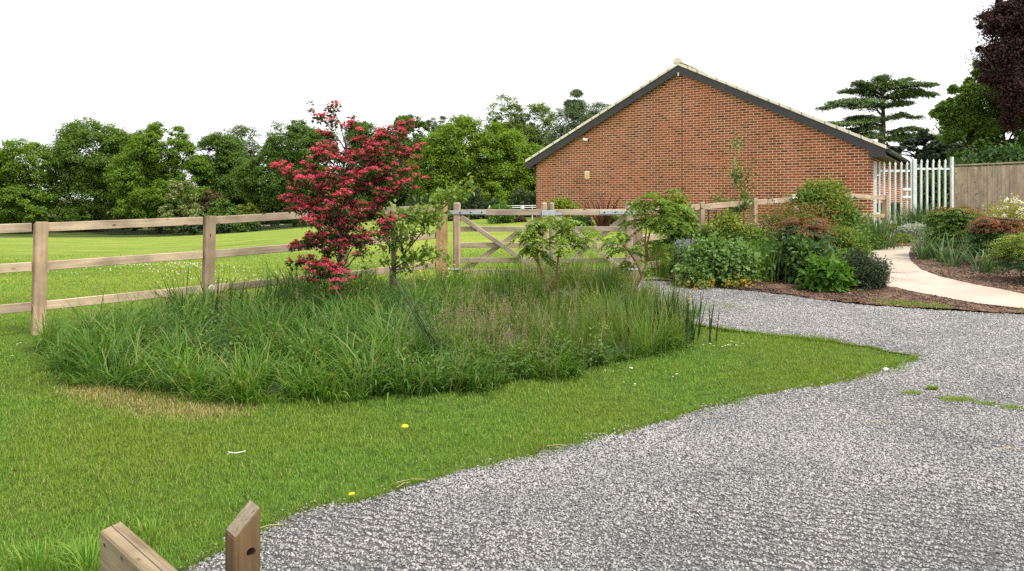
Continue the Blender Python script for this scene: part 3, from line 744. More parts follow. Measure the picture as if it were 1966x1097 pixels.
cut = bmesh.new(); bm_tube(cut, [(.012, -.2, zt - .105), (.012, .2, zt - .105)], .0165, 20)
bore = bpy.data.objects.new('bore', bm_mesh('bore', cut))
COL.objects.link(bore); bore.matrix_world = bmx
md = body.modifiers.new('drill', 'BOOLEAN'); md.object = bore; md.solver = 'EXACT'
bpy.context.view_layer.update()
me2 = bpy.data.meshes.new_from_object(body.evaluated_get(bpy.context.evaluated_depsgraph_get()))
body.modifiers.clear(); body.data = me2; bpy.data.objects.remove(bore)

zb_ = .27
far_l = Vector((X(191, 3.03), 3.03, 0)); dv = Vector((.70, -.714, 0)).normalized()
be = thing('timber_sleeper', 'square cut timber beam lying at the lawn edge in the bottom left corner', 'beam', (far_l.x, far_l.y, 0))
m, L = frame(far_l, far_l + dv * 1.6)
bm = bmesh.new(); bm_box(bm, (0, 0, -.05), (1.6, .092, zb_), .006)
for v in bm.verts:
    if v.co.x < .05 and v.co.y > .045: v.co.x -= .035
obj('beam', bm_mesh('beam', bm), M['beam'], be, m)
bm = bmesh.new(); bm_box(bm, (-.01, .046, zb_ - .001), (1.6, .049, zb_ + .0008)); obj('drying_crack', bm_mesh('drying_crack', bm), M['black_strap'], be, m)

# ---------------------------------------------------------------- trees
def crown(L, rng, ells, y, n, size, K=22, up=.45, spread=.38, lob=.4, depth=.8):
    tot = sum(e[2] * e[3] for e in ells)
    for (cx, cy, rx, ry) in ells:
        C = np.array(W(cx, cy, y)); R = np.array([rx * y / F, rx * y / F * depth, ry * y / F])
        nn = int(n * rx * ry / tot); k = max(4, int(K * rx * ry / tot))
        d = unit(rng.normal(size=(k, 3))); d[:, 1] = -np.abs(d[:, 1]) * np.where(rng.random(k) < .75, 1, -1)
        lr = lob * min(R[0], R[2]) * rng.uniform(.65, 1.2, k)
        lc = C + d * np.maximum(R - lr[:, None] * .72, .2) * rng.uniform(.7, 1.03, (k, 1))
        m = 12
        sdirs = unit(rng.normal(size=(k, m, 3)) + d[:, None, :] * .5 + np.array([0, 0, .35]))
        li = rng.integers(0, k, nn); si = rng.integers(0, m, nn)
        sdir = sdirs[li, si]; r = lr[li][:, None]
        pos = lc[li] + sdir * r * rng.uniform(.7, 1.0, (nn, 1)) + rng.normal(size=(nn, 3)) * r * spread * np.array([.62, .62, .42])
        nrm = unit(sdir * .6 + np.array([0, 0, up]) + rng.normal(size=(nn, 3)) * .5)
        t = unit(np.cross(nrm, rng.normal(size=(nn, 3)))); sz = size * rng.uniform(.6, 1.3, nn)
        L.add(pos - t * (sz * .5)[:, None], t, nrm, sz, sz * .62)
def tree(name, label, y, px, ells, mat, n, size, seed, base=None, bark='bark', group=None, K=22, tr=.28, cat='tree', **kw):
    rng = np.random.default_rng(seed)
    x = X(px, y); g = e1(x, y) - .1 if base is None else base
    t = thing(name, label, cat, (x, y, g), group)
    L = Leafer(); crown(L, rng, ells, y, n, size, K, **kw)
    bm = bmesh.new(); big = max(ells, key=lambda e: e[2] * e[3]); top = W(big[0], big[1] - big[3] * .3, y)
    path = curve_path((x, y, g), top, (rng.normal(0, .2), 0, 0), 6, rng, .012)
    bm_tube(bm, path, [tr * (1 - .8 * i / 6) for i in range(7)], 7)
    for e in ells:
        for k in range(5):
            a = path[rng.integers(2, 6)]; q = W(e[0] + rng.uniform(-.75, .75) * e[2], e[1] + rng.uniform(-.7, .5) * e[3], y + rng.uniform(-.5, .5) * e[2] * y / F)
            bm_tube(bm, curve_path(a, q, (0, 0, .3), 4, rng, .03), [tr * .4, tr * .3, tr * .2, tr * .12, tr * .05], 5)
    obj('trunk', bm_mesh('trunk', bm, True), M[bark], t)
    obj('crown', L.mesh('crown'), M[mat], t)
    return t
GT = 'trees along the far side of the field'
BG = [
 ('oak_tree', 'rounded mid green tree at the left edge beyond the field', 104, 40, [(45, 320, 66, 54), (30, 390, 80, 50), (-25, 340, 50, 60)], 'oak', 17000, .42, 1),
 ('ash_tree', 'tall broad green tree, second crown from the left beyond the field', 108, 190, [(185, 300, 85, 68), (160, 380, 70, 62), (240, 330, 55, 80), (110, 330, 30, 42)], 'maple', 26000, .42, 2),
 ('oak_tree', 'bright topped round tree just right of the tallest left crown', 103, 305, [(312, 290, 62, 50), (265, 345, 60, 60), (300, 385, 85, 55), (365, 360, 45, 62)], 'oak', 22000, .42, 3),
 ('sycamore_tree', 'dark green tree behind the pale round shrub beyond the field', 107, 425, [(420, 320, 56, 58), (445, 375, 62, 60)], 'oak_dark', 15000, .42, 4),
 ('ash_tree', 'pale airy tree showing above the dark trees left of the blossoming hawthorn', 118, 472, [(472, 285, 46, 44), (455, 330, 50, 50)], 'pale', 5600, .40, 5),
 ('oak_tree', 'dark oak directly left of and behind the pink blossoming hawthorn', 100, 565, [(575, 290, 75, 56), (540, 350, 80, 60), (600, 370, 80, 62), (520, 395, 40, 45)], 'oak_dark', 24000, .40, 6),
 ('oak_tree', 'dark twin topped oak standing behind the right half of the hawthorn', 102, 745, [(715, 270, 48, 52), (785, 268, 46, 54), (750, 340, 90, 75), (700, 390, 90, 45)], 'oak_dark', 24000, .40, 7),
 ('birch_tree', 'small pale birch top in the gap between two dark oaks', 135, 846, [(842, 245, 26, 20), (850, 290, 32, 50)], 'birch', 3000, .36, 8),
 ('oak_tree', 'big bright green oak to the left of the brick building', 95, 905, [(900, 290, 82, 64), (850, 340, 68, 70), (960, 320, 62, 84), (900, 385, 115, 52), (1010, 375, 50, 60), (820, 395, 50, 45)], 'oak_bright', 40000, .38, 9),
 ('lime_tree', 'pale leafy tree rising behind the bright oak', 120, 990, [(970, 226, 44, 40), (1030, 250, 45, 54), (990, 280, 60, 50)], 'lime', 7000, .42, 10),
 ('birch_tree', 'tall slender grey green birch above the left roof slope', 112, 1105, [(1102, 200, 20, 36), (1105, 240, 40, 50), (1085, 290, 40, 44)], 'birch', 8500, .34, 11),
 ('birch_tree', 'small birch crown peeping over the brick building roof', 122, 1150, [(1148, 222, 28, 26), (1145, 262, 36, 34)], 'birch', 3600, .34, 12),
 ('oak_tree', 'dark oak low behind the building, next to the gable corner', 96, 1035, [(1030, 330, 45, 60), (1060, 370, 40, 60)], 'oak', 9000, .4, 13)]
for (nm, lb, y, px, el, mt, n, sz, sd_) in BG:
    birch = nm == 'birch_tree'
    tree(nm, lb, y, px, el, mt, int(n * 4.2), sz * (.66 if birch else .66), sd_, group=GT, K=(16 * len(el) if birch else 34 * len(el)), lob=(.5 if birch else .42), spread=.42 if birch else .31, up=.75)
SH = [
 ('shrub', 'pale yellow green conical bush in front of the far trees', 97, 352, [(352, 372, 28, 34), (350, 415, 44, 32)], 'shrub_pale', 7000, .3, 21),
 ('shrub', 'brownish leaved bush right of the pale conical bush', 99, 408, [(408, 392, 26, 28)], 'shrub_brown', 2600, .3, 22),
 ('shrub', 'round fresh green bush in front of the dark far tree', 95, 428, [(428, 412, 30, 28)], 'green_mid', 3600, .28, 23),
 ('shrub', 'small yellowish bush seen above the top fence rail left of the hawthorn', 97, 474, [(474, 408, 24, 18)], 'yellow_green', 2200, .28, 24),
 ('shrub', 'low dark bush under the rail near the second fence post', 94, 368, [(366, 437, 28, 14)], 'green_dark', 2200, .28, 25),
 ('shrub', 'low dark bush just right of the second fence post', 94, 425, [(424, 436, 24, 14)], 'green_dark', 2000, .28, 26),
 ('shrub', 'dark speckled laurel bush below the top rail', 93, 472, [(470, 434, 24, 16)], 'oak_dark', 2200, .3, 27),
 ('shrub', 'tiny dark bush on the far bank near the bin', 92, 537, [(537, 449, 9, 5)], 'green_dark', 500, .24, 28),
 ('shrub', 'small dark conifer bush at the foot of the far bank', 93, 495, [(494, 440, 9, 9)], 'green_dark', 600, .24, 29)]
for (nm, lb, y, px, el, mt, n, sz, sd_) in SH: tree(nm, lb, y, px, el, mt, n, sz, sd_, K=16, tr=.08, cat='shrub', group='bushes in front of the far trees')
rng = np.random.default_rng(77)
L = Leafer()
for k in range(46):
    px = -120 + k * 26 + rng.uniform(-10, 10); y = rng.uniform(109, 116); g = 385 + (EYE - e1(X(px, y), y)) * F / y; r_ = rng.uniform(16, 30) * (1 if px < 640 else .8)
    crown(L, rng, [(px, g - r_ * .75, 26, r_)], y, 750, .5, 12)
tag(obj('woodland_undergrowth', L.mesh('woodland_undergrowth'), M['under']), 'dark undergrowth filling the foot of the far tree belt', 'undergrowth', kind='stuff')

# right hand trees
tree('maple_tree', 'broad green tree behind the board fence at the right edge', 42, 1890, [(1880, 215, 72, 64), (1848, 262, 56, 54), (1925, 265, 80, 60), (1908, 140, 42, 56), (1960, 190, 60, 70), (1900, 305, 85, 26), (1960, 290, 60, 40), (1820, 218, 30, 26), (1846, 184, 30, 24), (1872, 166, 28, 22), (1816, 258, 28, 24), (1890, 128, 26, 22)], 'maple', 120000, .15, 31, K=95, lob=.3, spread=.55, up=.7)
tree('copper_beech', 'dark purple copper beech overhanging the top right corner', 38, 2010, [(1938, 70, 62, 60), (1990, 120, 95, 110), (1922, 125, 44, 48), (1962, 205, 46, 50), (1975, 15, 62, 62), (2080, 30, 90, 120), (1893, 96, 28, 15), (1904, 46, 30, 15), (1918, 20, 30, 16), (1897, 128, 26, 16), (1910, 70, 28, 16), (1936, 4, 28, 16), (1925, 180, 22, 16)], 'beech_purple', 150000, .12, 32, K=120, lob=.3, spread=.62, up=.7, tr=.35)
tree('yew_tree', 'dark drooping conifer low behind the building and palisade fence', 52, 1790, [(1770, 285, 55, 32), (1800, 310, 60, 40), (1725, 300, 40, 30), (1840, 300, 40, 40)], 'yew_tree', 15000, .26, 33, K=40, lob=.4)
def cedar():
    y = 62; rng = np.random.default_rng(41); x = X(1690, y); g = e1(x, y)
    t = thing('cedar_tree', 'flat topped cedar with spreading tiers above the right roof slope', 'tree', (x, y, g))
    bm = bmesh.new(); tp = curve_path((x, y, g), W(1695, 160, y), (0, 0, 0), 8, rng, .006)
    bm_tube(bm, tp, [.42, .4, .37, .34, .3, .24, .17, .1, .04], 8)
    L = Leafer()
    T = [(1693, 185, 1640, 160, 1), (1693, 180, 1745, 156, 1), (1693, 176, 1800, 163, 1), (1693, 190, 1610, 178, 1), (1692, 200, 1572, 208, 1), (1692, 195, 1800, 184, .8),
         (1692, 205, 1590, 198, .9), (1692, 178, 1690, 154, 1), (1693, 190, 1770, 176, .9), (1692, 210, 1750, 200, .7), (1692, 235, 1625, 228, .8), (1691, 240, 1582, 238, .8), (1691, 250, 1610, 254, .8),
         (1691, 235, 1740, 222, .4), (1692, 236, 1775, 226, .35), (1690, 268, 1630, 268, .8), (1690, 262, 1650, 262, .8), (1690, 258, 1780, 252, .9), (1690, 265, 1820, 268, .9), (1690, 275, 1740, 272, .8), (1690, 280, 1660, 285, .7), (1691, 220, 1665, 205, .8)]
    T2 = [(a + rng.normal(0, 2), b + rng.normal(0, 4), a + (c - a) * rng.uniform(.3, .8), d + rng.normal(0, 5), .8) for (a, b, c, d, e) in T[:13] for _ in range(1)]
    for (a, b, c, d, dens) in T + T2:
        dep = rng.uniform(-.55, .35) * abs(c - a) * y / F * 1.2
        p0 = W(a, b, y); p1 = W(c + (a - c) * .07, d, y + dep)
        path = curve_path(p0, p1, (0, 0, .25), 6, rng, .018)
        bm_tube(bm, path, [.1, .085, .07, .055, .04, .025, .01], 5)
        ln = (p1 - p0).length; n = int(520 * dens * max(ln, 1.5)); P = np.array([list(q) for q in path])
        tt = rng.uniform(.22, 1.0, n); i = np.minimum((tt * 6).astype(int), 5); fr = tt * 6 - i
        c0 = P[i] * (1 - fr)[:, None] + P[i + 1] * fr[:, None]
        lat = rng.normal(0, .5, n) * (1.25 - .85 * tt)
        dirx = np.array(p1 - p0) / ln; side = unit(np.cross(dirx, [0, 0, 1.0]))
        pos = c0 + side * lat[:, None] * 1.3 + np.stack([rng.normal(0, .18, n), rng.normal(0, .25, n), rng.normal(.05, .07, n) - .14 * lat ** 2], -1)
        dr = unit(np.sign(lat + .01)[:, None] * side * .6 + dirx * .8 + rng.normal(size=(n, 3)) * .35 + [0, 0, -.35])
        nr = unit(rng.normal(size=(n, 3)) * .35 + [0, 0, 1]); sz = rng.uniform(.16, .32, n)
        L.add(pos, dr, nr, sz, sz * .32)
    obj('trunk', bm_mesh('trunk', bm, True), M['bark'], t); obj('foliage', L.mesh('foliage'), M['cedar'], t)
cedar()

# ---------------------------------------------------------------- pink hawthorn
def hawthorn():
    rng = np.random.default_rng(51); y = 9.3; x = X(652, y); g = e1(x, y)
    t = thing('hawthorn_tree', 'young hawthorn covered in crimson pink blossom, standing in the long grass', 'tree', (x, y, g))
    bm = bmesh.new()
    tp = [Vector((x, y, g)), W(652, 520, y), W(655, 460, y), W(650, 400, y), W(658, 340, y), W(664, 290, y), W(662, 240, y)]
    bm_tube(bm, tp, [.028, .026, .023, .019, .015, .01, .005], 7)
    ends = [(597, 214), (640, 207), (676, 234), (690, 262), (790, 233), (765, 236), (775, 262), (802, 290), (770, 282), (745, 262), (797, 345), (785, 330), (770, 352), (522, 320), (548, 330), (585, 318),
            (540, 382), (560, 378), (600, 290), (615, 300), (600, 345), (575, 345), (765, 422), (720, 410), (562, 478), (580, 468), (565, 510), (590, 525), (600, 545), (640, 535), (625, 500), (660, 500),
            (690, 330), (720, 310), (700, 365), (640, 330), (625, 370), (610, 410), (640, 420), (680, 420), (700, 450), (660, 380), (590, 430), (625, 450), (690, 475), (740, 350), (640, 285), (668, 300), (620, 260), (700, 300), (715, 330), (730, 290), (665, 345), (650, 465), (672, 440), (595, 480), (620, 520), (655, 555), (680, 395), (640, 395), (600, 380)]
    fc = []; lf = []
    for (ex, ey) in ends:
        d = abs(ex - 655) / 150
        dep = rng.uniform(-1, 1) * .55 * (1.05 - .75 * min(d, 1)) * (1 if ey > 280 else .4)
        p1 = W(ex, ey, y + dep)
        k = min(5, max(1, int((600 - ey - abs(ex - 655) * .35) / 70)))
        if ey > 450: k = 1 if ey > 500 else 2
        path = curve_path(tp[min(k, 6)], p1, (0, 0, .05), 6, rng, .025)
        bm_tube(bm, path, [.01, .009, .007, .006, .005, .004, .002], 5)
        ln = (p1 - tp[min(k, 6)]).length
        nc = int(8 + (14 if ey < 290 else 27) * ln)
        for _ in range(nc):
            tt = rng.uniform(.3, 1.02) ** .75; i = min(int(tt * 6), 5); q = path[i].lerp(path[i + 1], tt * 6 - i)
            sp = (.055 + .05 * (1 - tt)) * (.6 if ey < 290 else 1)
            q = q + Vector((rng.normal(0, sp), rng.normal(0, sp), rng.normal(.015, .028)))
            lf.append(q)
            if rng.random() < (.82 if ey > 240 else .62): fc.append(q + Vector((0, 0, rng.uniform(.01, .035))))
    obj('trunk', bm_mesh('trunk', bm, True), M['bark'], t)
    L = Leafer()
    for q in lf:
        n = 9; dirs = unit(rng.normal(size=(n, 3)) * [1, 1, .5]); L.add(np.array(q) + dirs * .012, dirs, unit(rng.normal(size=(n, 3)) * .5 + [0, 0, 1]), rng.uniform(.035, .06, n), .03)
    obj('foliage', L.mesh('foliage'), M['haw_leaf'], t)
    L = Leafer()
    for q in fc:
        n = 42; r = rng.uniform(.026, .052); a = rng.uniform(0, 6.28, n); rr = np.sqrt(rng.random(n)) * r
        off = np.stack([rr * np.cos(a), rr * np.sin(a), .5 * r * (1 - (rr / r) ** 2) + rng.normal(0, .005, n)], -1)
        dirs = unit(rng.normal(size=(n, 3)) * [1, 1, .45]); L.add(np.array(q) + off, dirs, unit(off * 12 + rng.normal(size=(n, 3)) * .4 + [0, 0, .6]), .016, .014)
    obj('blossom', L.mesh('blossom'), M['haw_flower'], t)
hawthorn()

def stake(label, px, pyt, y, r, mat='bark'):
    x = X(px, y); bm = bmesh.new()
    bm_tube(bm, [(x + .01, y, e1(x, y) - .2), (x, y, Z(pyt, y))], r, 9)
    return tag(obj('tree_stake', bm_mesh('tree_stake', bm, True), M[mat]), label, 'stake')
stake('short dark timber stake close beside the hawthorn trunk', 645, 512, 9.2, .024, 'bark')
ap_stake = stake('tall round timber stake with a black tie beside the young apple tree', 755, 392, 10.15, .034, 'grey_bark')
bm = bmesh.new(); xs_ = X(755, 10.15); bm_tube(bm, [(xs_ - .04, 10.1, Z(487, 10.15)), (xs_ - .045, 10.1, Z(455, 10.15))], .012, 6); bm_tube(bm, [(xs_ + .005, 10.15, Z(478, 10.15)), (xs_ + .005, 10.15, Z(468, 10.15))], .042, 10)
obj('tree_tie', bm_mesh('tree_tie', bm), M['black_strap'], ap_stake)

def sapling(name, label, y, trunk_px, branches, mat, bark, seed, leaf=(.06, .035), per=26, spread=.05, r=.014, cat='tree'):
    rng = np.random.default_rng(seed)
    x = X(trunk_px[0][0], y); g = e1(x, y)
    t = thing(name, label, cat, (x, y, g))
    bm = bmesh.new(); tp = [Vector((x, y, g - .05))] + [W(a, b, y) for a, b in trunk_px[1:]]
    bm_tube(bm, tp, [r * (1 - .75 * i / (len(tp) - 1)) for i in range(len(tp))], 6)
    L = Leafer()
    for (k, ex, ey, dens) in branches:
        p1 = W(ex, ey, y + rng.uniform(-.3, .3)); path = curve_path(tp[k], p1, (0, 0, .04), 5, rng, .03)
        bm_tube(bm, path, [r * .5, r * .45, r * .36, r * .28, r * .2, r * .1], 5)
        n = int(per * dens * max(.4, (p1 - tp[k]).length)); P = np.array([list(q) for q in path])
        tt = rng.uniform(.2, 1.0, n); i = np.minimum((tt * 5).astype(int), 4); f = (tt * 5 - i)[:, None]
        pos = P[i] * (1 - f) + P[i + 1] * f + rng.normal(0, spread, (n, 3))
        d = unit(rng.normal(size=(n, 3)) + [0, 0, .1]); L.add(pos, d, unit(rng.normal(size=(n, 3)) * .6 + [0, 0, 1]), leaf[0] * rng.uniform(.7, 1.3, n), leaf[1])
    obj('trunk', bm_mesh('trunk', bm, True), M[bark], t); obj('foliage', L.mesh('foliage'), M[mat], t)
    return t
sapling('apple_tree', 'young apple tree leaning right over the fence between hawthorn and gate post', 10.05, [(748, 600), (750, 520), (775, 490), (815, 440), (860, 390), (895, 365)],
        [(5, 900, 360, 1.2), (4, 860, 372, 1.3), (4, 835, 380, 1.4), (3, 800, 395, 1.2), (3, 850, 420, 1), (2, 800, 430, 1), (2, 745, 420, 1), (3, 780, 410, 1), (1, 835, 490, 1), (1, 850, 470, .7), (1, 800, 500, .8), (2, 735, 385, 1), (2, 722, 430, 1.2), (2, 770, 440, 1.1), (1, 725, 470, .8), (4, 880, 380, 1), (3, 820, 400, 1.2), (1, 860, 500, .6), (2, 760, 400, .8), (3, 845, 395, 1.2)], 'apple', 'bark', 61, (.08, .052), 95, .06, .016)
sapling('seedling_tree', 'thin leafy sapling between hawthorn and stake', 9.5, [(690, 640), (692, 560), (695, 500)],
        [(2, 690, 470, 1), (2, 725, 450, 1), (2, 705, 500, 1), (1, 670, 540, 1), (1, 715, 540, 1), (1, 700, 520, 1)], 'apple', 'bark', 62, (.05, .035), 60, .05, .008)
sapling('young_tree', 'thin young tree rising in front of the brick gable from the planted border', 14.2, [(1414, 500), (1413, 420), (1411, 350), (1409, 300)],
        [(3, 1406, 264, .5), (3, 1428, 262, .5), (2, 1415, 310, 1.1), (2, 1425, 330, 1.2), (2, 1450, 318, .8), (1, 1440, 345, 1.2), (2, 1412, 345, 1.4), (1, 1430, 350, 1), (1, 1440, 380, 1.8), (1, 1425, 395, 2.4), (1, 1370, 380, 1.5), (1, 1400, 385, 1.6), (0, 1400, 420, 2), (0, 1430, 430, 2), (2, 1403, 330, .6)], 'green_mid', 'grey_bark', 63, (.075, .045), 70, .06, .017)

# ---------------------------------------------------------------- pinnate fronds (sumac, nandina)
def fronds(L, rng, orig, dirs, length, droop, nl, ll, lw, w_up=.15):
    for o, d, le in zip(orig, dirs, length):
        d = np.array(d) / np.linalg.norm(d); side = unit(np.cross(d, [0, 0, 1.0])[None])[0]
        t = np.linspace(.18, 1, nl); c = o + d * (t * le)[:, None] + np.stack([0 * t, 0 * t, -droop * le * t ** 2], -1)
        for s in (-1, 1):
            dd = unit(d * .45 + side * s + np.stack([0 * t, 0 * t, -.25 - .35 * t], -1) + rng.normal(size=(nl, 3)) * .15)
            L.add(c, dd, unit(np.array([0, 0, 1.0]) + rng.normal(size=(nl, 3)) * .25 + d * .2), ll * np.sin(np.pi * (t * .8 + .15)) * rng.uniform(.8, 1.2, nl), lw)
def sumac(label, y, segs, tips, mat, seed, fl=.42):
    rng = np.random.default_rng(seed); x, g = segs[0][0]; x = X(x, y); g = e1(x, y)
    t = thing('sumac_tree', label, 'tree', (x, y, g), 'pair of young sumac trees')
    bm = bmesh.new()
    for k, sgm in enumerate(segs):
        path = [W(a, b, y) for a, b in sgm]
        if k == 0: path[0].z = g - .05
        r0 = .021 if k == 0 else .015
        bm_tube(bm, path, [r0 * (1 - .45 * i / (len(path) - 1)) for i in range(len(path))], 7)
    L = Leafer()
    for (ax, ay, n) in tips:
        n = max(5, int(n * .78))
        o = np.array(W(ax, ay, y)) + np.array([0, rng.uniform(-.22, .22), 0])
        a = rng.uniform(0, 6.28, n); el = rng.uniform(-.1, .9, n)
        dr = np.stack([np.cos(a) * np.cos(el), np.sin(a) * np.cos(el), np.sin(el)], -1)
        fronds(L, rng, np.repeat(o[None], n, 0) + rng.normal(0, .04, (n, 3)), dr, fl * rng.uniform(.6, 1.15, n), .7, 11, .1, .03)
    obj('trunk', bm_mesh('trunk', bm, True), M['red_bark'], t); obj('foliage', L.mesh('foliage'), M[mat], t)
sumac('young sumac with a forked trunk, in front of where the two gate leaves meet', 9.6, [[(1065, 620), (1063, 580), (1063, 558)], [(1063, 558), (1045, 535), (1034, 505), (1030, 470), (1020, 455)], [(1063, 558), (1068, 530), (1073, 485), (1078, 450), (1085, 430)], [(1034, 505), (1015, 480)]],
      [(1020, 455, 12), (1015, 480, 9), (1040, 462, 9), (1085, 432, 12), (1078, 458, 9), (1105, 455, 9), (1055, 440, 10), (1030, 490, 7), (1095, 475, 7), (1060, 420, 9), (1035, 432, 8), (1110, 440, 7)], 'sumac', 71, .34)
sumac('taller young sumac with a leaning reddish trunk at the right end of the long grass', 9.9, [[(1204, 605), (1215, 565), (1232, 530), (1243, 500)], [(1243, 500), (1242, 470), (1252, 430), (1255, 400)], [(1232, 530), (1222, 505), (1208, 485), (1195, 470)], [(1243, 500), (1262, 490), (1272, 482)], [(1243, 500), (1238, 470), (1241, 440)]],
      [(1255, 400, 14), (1250, 385, 12), (1241, 425, 11), (1270, 415, 11), (1230, 395, 8), (1285, 400, 9), (1195, 468, 10), (1208, 486, 7), (1275, 480, 8), (1185, 455, 7), (1255, 440, 9), (1290, 440, 8), (1225, 425, 8), (1265, 378, 7), (1215, 500, 6)], 'sumac_dark', 72, .36)

# ---------------------------------------------------------------- long grass island
LG = GP([(75, 668), (100, 715), (190, 738), (260, 752), (350, 768), (450, 772), (560, 776), (680, 762), (780, 766), (860, 761), (940, 750), (1000, 741), (1080, 730), (1150, 714), (1210, 694), (1290, 680), (1326, 664), (1322, 640)]) + \
     [(2.15, 9.6), (1.75, 11.3), (.2, 11.5), (-1.0, 11.25), (-2.2, 10.55), (-3.75, 9.75), (-4.6, 9.1)]
rng = np.random.default_rng(81)
def long_grass():
    q = scatter(LG, 820, rng)
    # gather blades into tussocks
    tc = scatter(LG, 4.5, rng); k = rng.integers(0, len(tc), len(q))
    d2 = ((q[:, None, :] - tc[None]) ** 2).sum(-1); k = d2.argmin(1)
    c = tc[k]; q = c + (q - c) * (rng.random((len(q), 1)) ** .8 * .85 + .1)
    x, y = q[:, 0], q[:, 1]
    rt = np.clip((x + .9) / 1.1, 0, 1)                      # right part: fine, upright, taller
    front = np.clip((y - 5.6) / 2.2, 0, 1)
    h = (.42 + .1 * front) * (1 - rt) + (.30 + .17 * np.clip((y - 6.4) / 2.0, 0, 1)) * rt
    edge = np.clip((np.hypot(x + 5.1, y - 8.6)) / 1.2, .45, 1); h = h * edge * rng.uniform(.5, 1.3, len(x)) * (.62 + .72 * rng.random(len(tc))[k])
    az = np.arctan2(q[:, 1] - c[:, 1], q[:, 0] - c[:, 0]) + rng.normal(0, 1.0, len(x))
    lean = np.abs(rng.normal(.32, .24, len(x))) * (1 - .4 * rt); droop = np.abs(rng.normal(1.75, .6, len(x))) * (1 - .58 * rt)
    wd = (.0125 * (1 - rt) + .0068 * rt) * rng.uniform(.6, 1.3, len(x))
    base = np.stack([x, y, E(x, y) - .02], -1)
    out = []
    m = rng.random(len(x)) < rt * .85
    for sel, nm, mt in ((~m, 'long_grass', 'long'), (m, 'long_grass', 'long_fine')):
        v, f = blades(base[sel], az[sel], lean[sel], h[sel], wd[sel], droop[sel], 5, rng=rng)
        out.append((v, f, mt))
    v = np.concatenate([out[0][0], out[1][0]]); f = np.concatenate([out[0][1], out[1][1] + len(out[0][0])])
    me = npmesh('long_grass', v, f); me.materials.append(M['long']); me.materials.append(M['long_fine'])
    mi = np.concatenate([np.zeros(len(out[0][1]), np.int32), np.ones(len(out[1][1]), np.int32)]); me.polygons.foreach_set('material_index', mi)
    tag(obj('long_grass', me, None), 'thick uncut grass island around the young trees', 'grass', kind='stuff')
    nr_ = 2600; lp_ = np.array(LG[:19]); seg = rng.integers(0, len(lp_) - 1, nr_); tt = rng.random(nr_)[:, None]
    rim = lp_[seg] * (1 - tt) + lp_[seg + 1] * tt; cen = np.mean(LG, 0); inw = unit(np.concatenate([cen - rim, np.zeros((nr_, 1))], 1))[:, :2]
    ed = unit(np.concatenate([lp_[seg + 1] - lp_[seg], np.zeros((nr_, 1))], 1)); out_az = np.arctan2(-ed[:, 0], ed[:, 1]); out_az = np.where((np.cos(out_az) * -inw[:, 0] + np.sin(out_az) * -inw[:, 1]) < 0, out_az + math.pi, out_az)
    wob = .16 * np.sin(rim[:, 0] * 4.3 + 1) * np.sin(rim[:, 0] * 1.7 + rim[:, 1] * 3.1) + .05 * np.sin(rim[:, 0] * 11)
    bx_ = rim + inw * (np.abs(rng.normal(.04, .1, nr_)) + wob)[:, None]
    clump = .45 + .75 * np.abs(np.sin(bx_[:, 0] * 5.3) * np.cos(bx_[:, 1] * 4.1))
    v, f = blades(np.stack([bx_[:, 0], bx_[:, 1], E(bx_[:, 0], bx_[:, 1]) - .01], -1), out_az + rng.normal(0, .7, nr_), np.abs(rng.normal(.45, .3, nr_)), rng.uniform(.18, .42, nr_) * clump, .0145 * rng.uniform(.5, 1.2, nr_), np.abs(rng.normal(1.3, .5, nr_)), 5, rng=rng)
    tag(obj('long_grass', npmesh('long_grass', v, f), M['long']), 'uncut grass flopping over the mown lawn around the grass island', 'grass', kind='stuff')
    # thin seed stems with feathery heads
    pts = scatter(LG, 18, rng, lambda x, y: np.where(y > 7.2, np.where(x > -1.4, .6, .3), .12) + .9 * (np.hypot(x + .2, (y - 7.6) * .8) < .5))
    ex_ = np.stack([rng.normal(-.15, .42, 210), rng.normal(7.6, .6, 210)], -1); pts = np.concatenate([pts, ex_])
    n = len(pts); h = rng.uniform(.4, .72, n) * np.clip(.55 + (pts[:, 1] - 6.5) * .16, .5, 1.0); az = rng.uniform(0, 6.28, n)
    v, f = blades(np.stack([pts[:, 0], pts[:, 1], E(pts[:, 0], pts[:, 1])], -1), az, np.abs(rng.normal(.05, .08, n)), h, np.full(n, .0035), rng.uniform(0, .35, n), 5)
    tips = v.reshape(n, 12, 3)[:, 10]
    Lf = Leafer(); m = 16
    pos = tips[:, None, :] + np.stack([rng.normal(0, .014, (n, m)), rng.normal(0, .014, (n, m)), rng.uniform(-.12, .02, (n, m))], -1)
    dr = unit(rng.normal(size=(n * m, 3)) * .5 + [0, 0, 1]); Lf.add(pos.reshape(-1, 3), dr, unit(rng.normal(size=(n * m, 3))), .022, .006)
    lv = np.concatenate(Lf.v); lf = np.concatenate(Lf.f)
    tri = np.concatenate([f[:, [0, 1, 2]], f[:, [0, 2, 3]]]); me = npmesh('seed_heads', np.concatenate([v, lv]), np.concatenate([tri, lf + len(v)]))
    tag(obj('seed_heads', me, M['seed']), 'feathery buff seed heads standing above the long grass', 'grass', kind='stuff')
long_grass()
_c = np.mean(LG, 0); sheet('soil', [tuple(_c + (np.array(p) - _c) * .9) for p in LG], M['thatch'], .006)
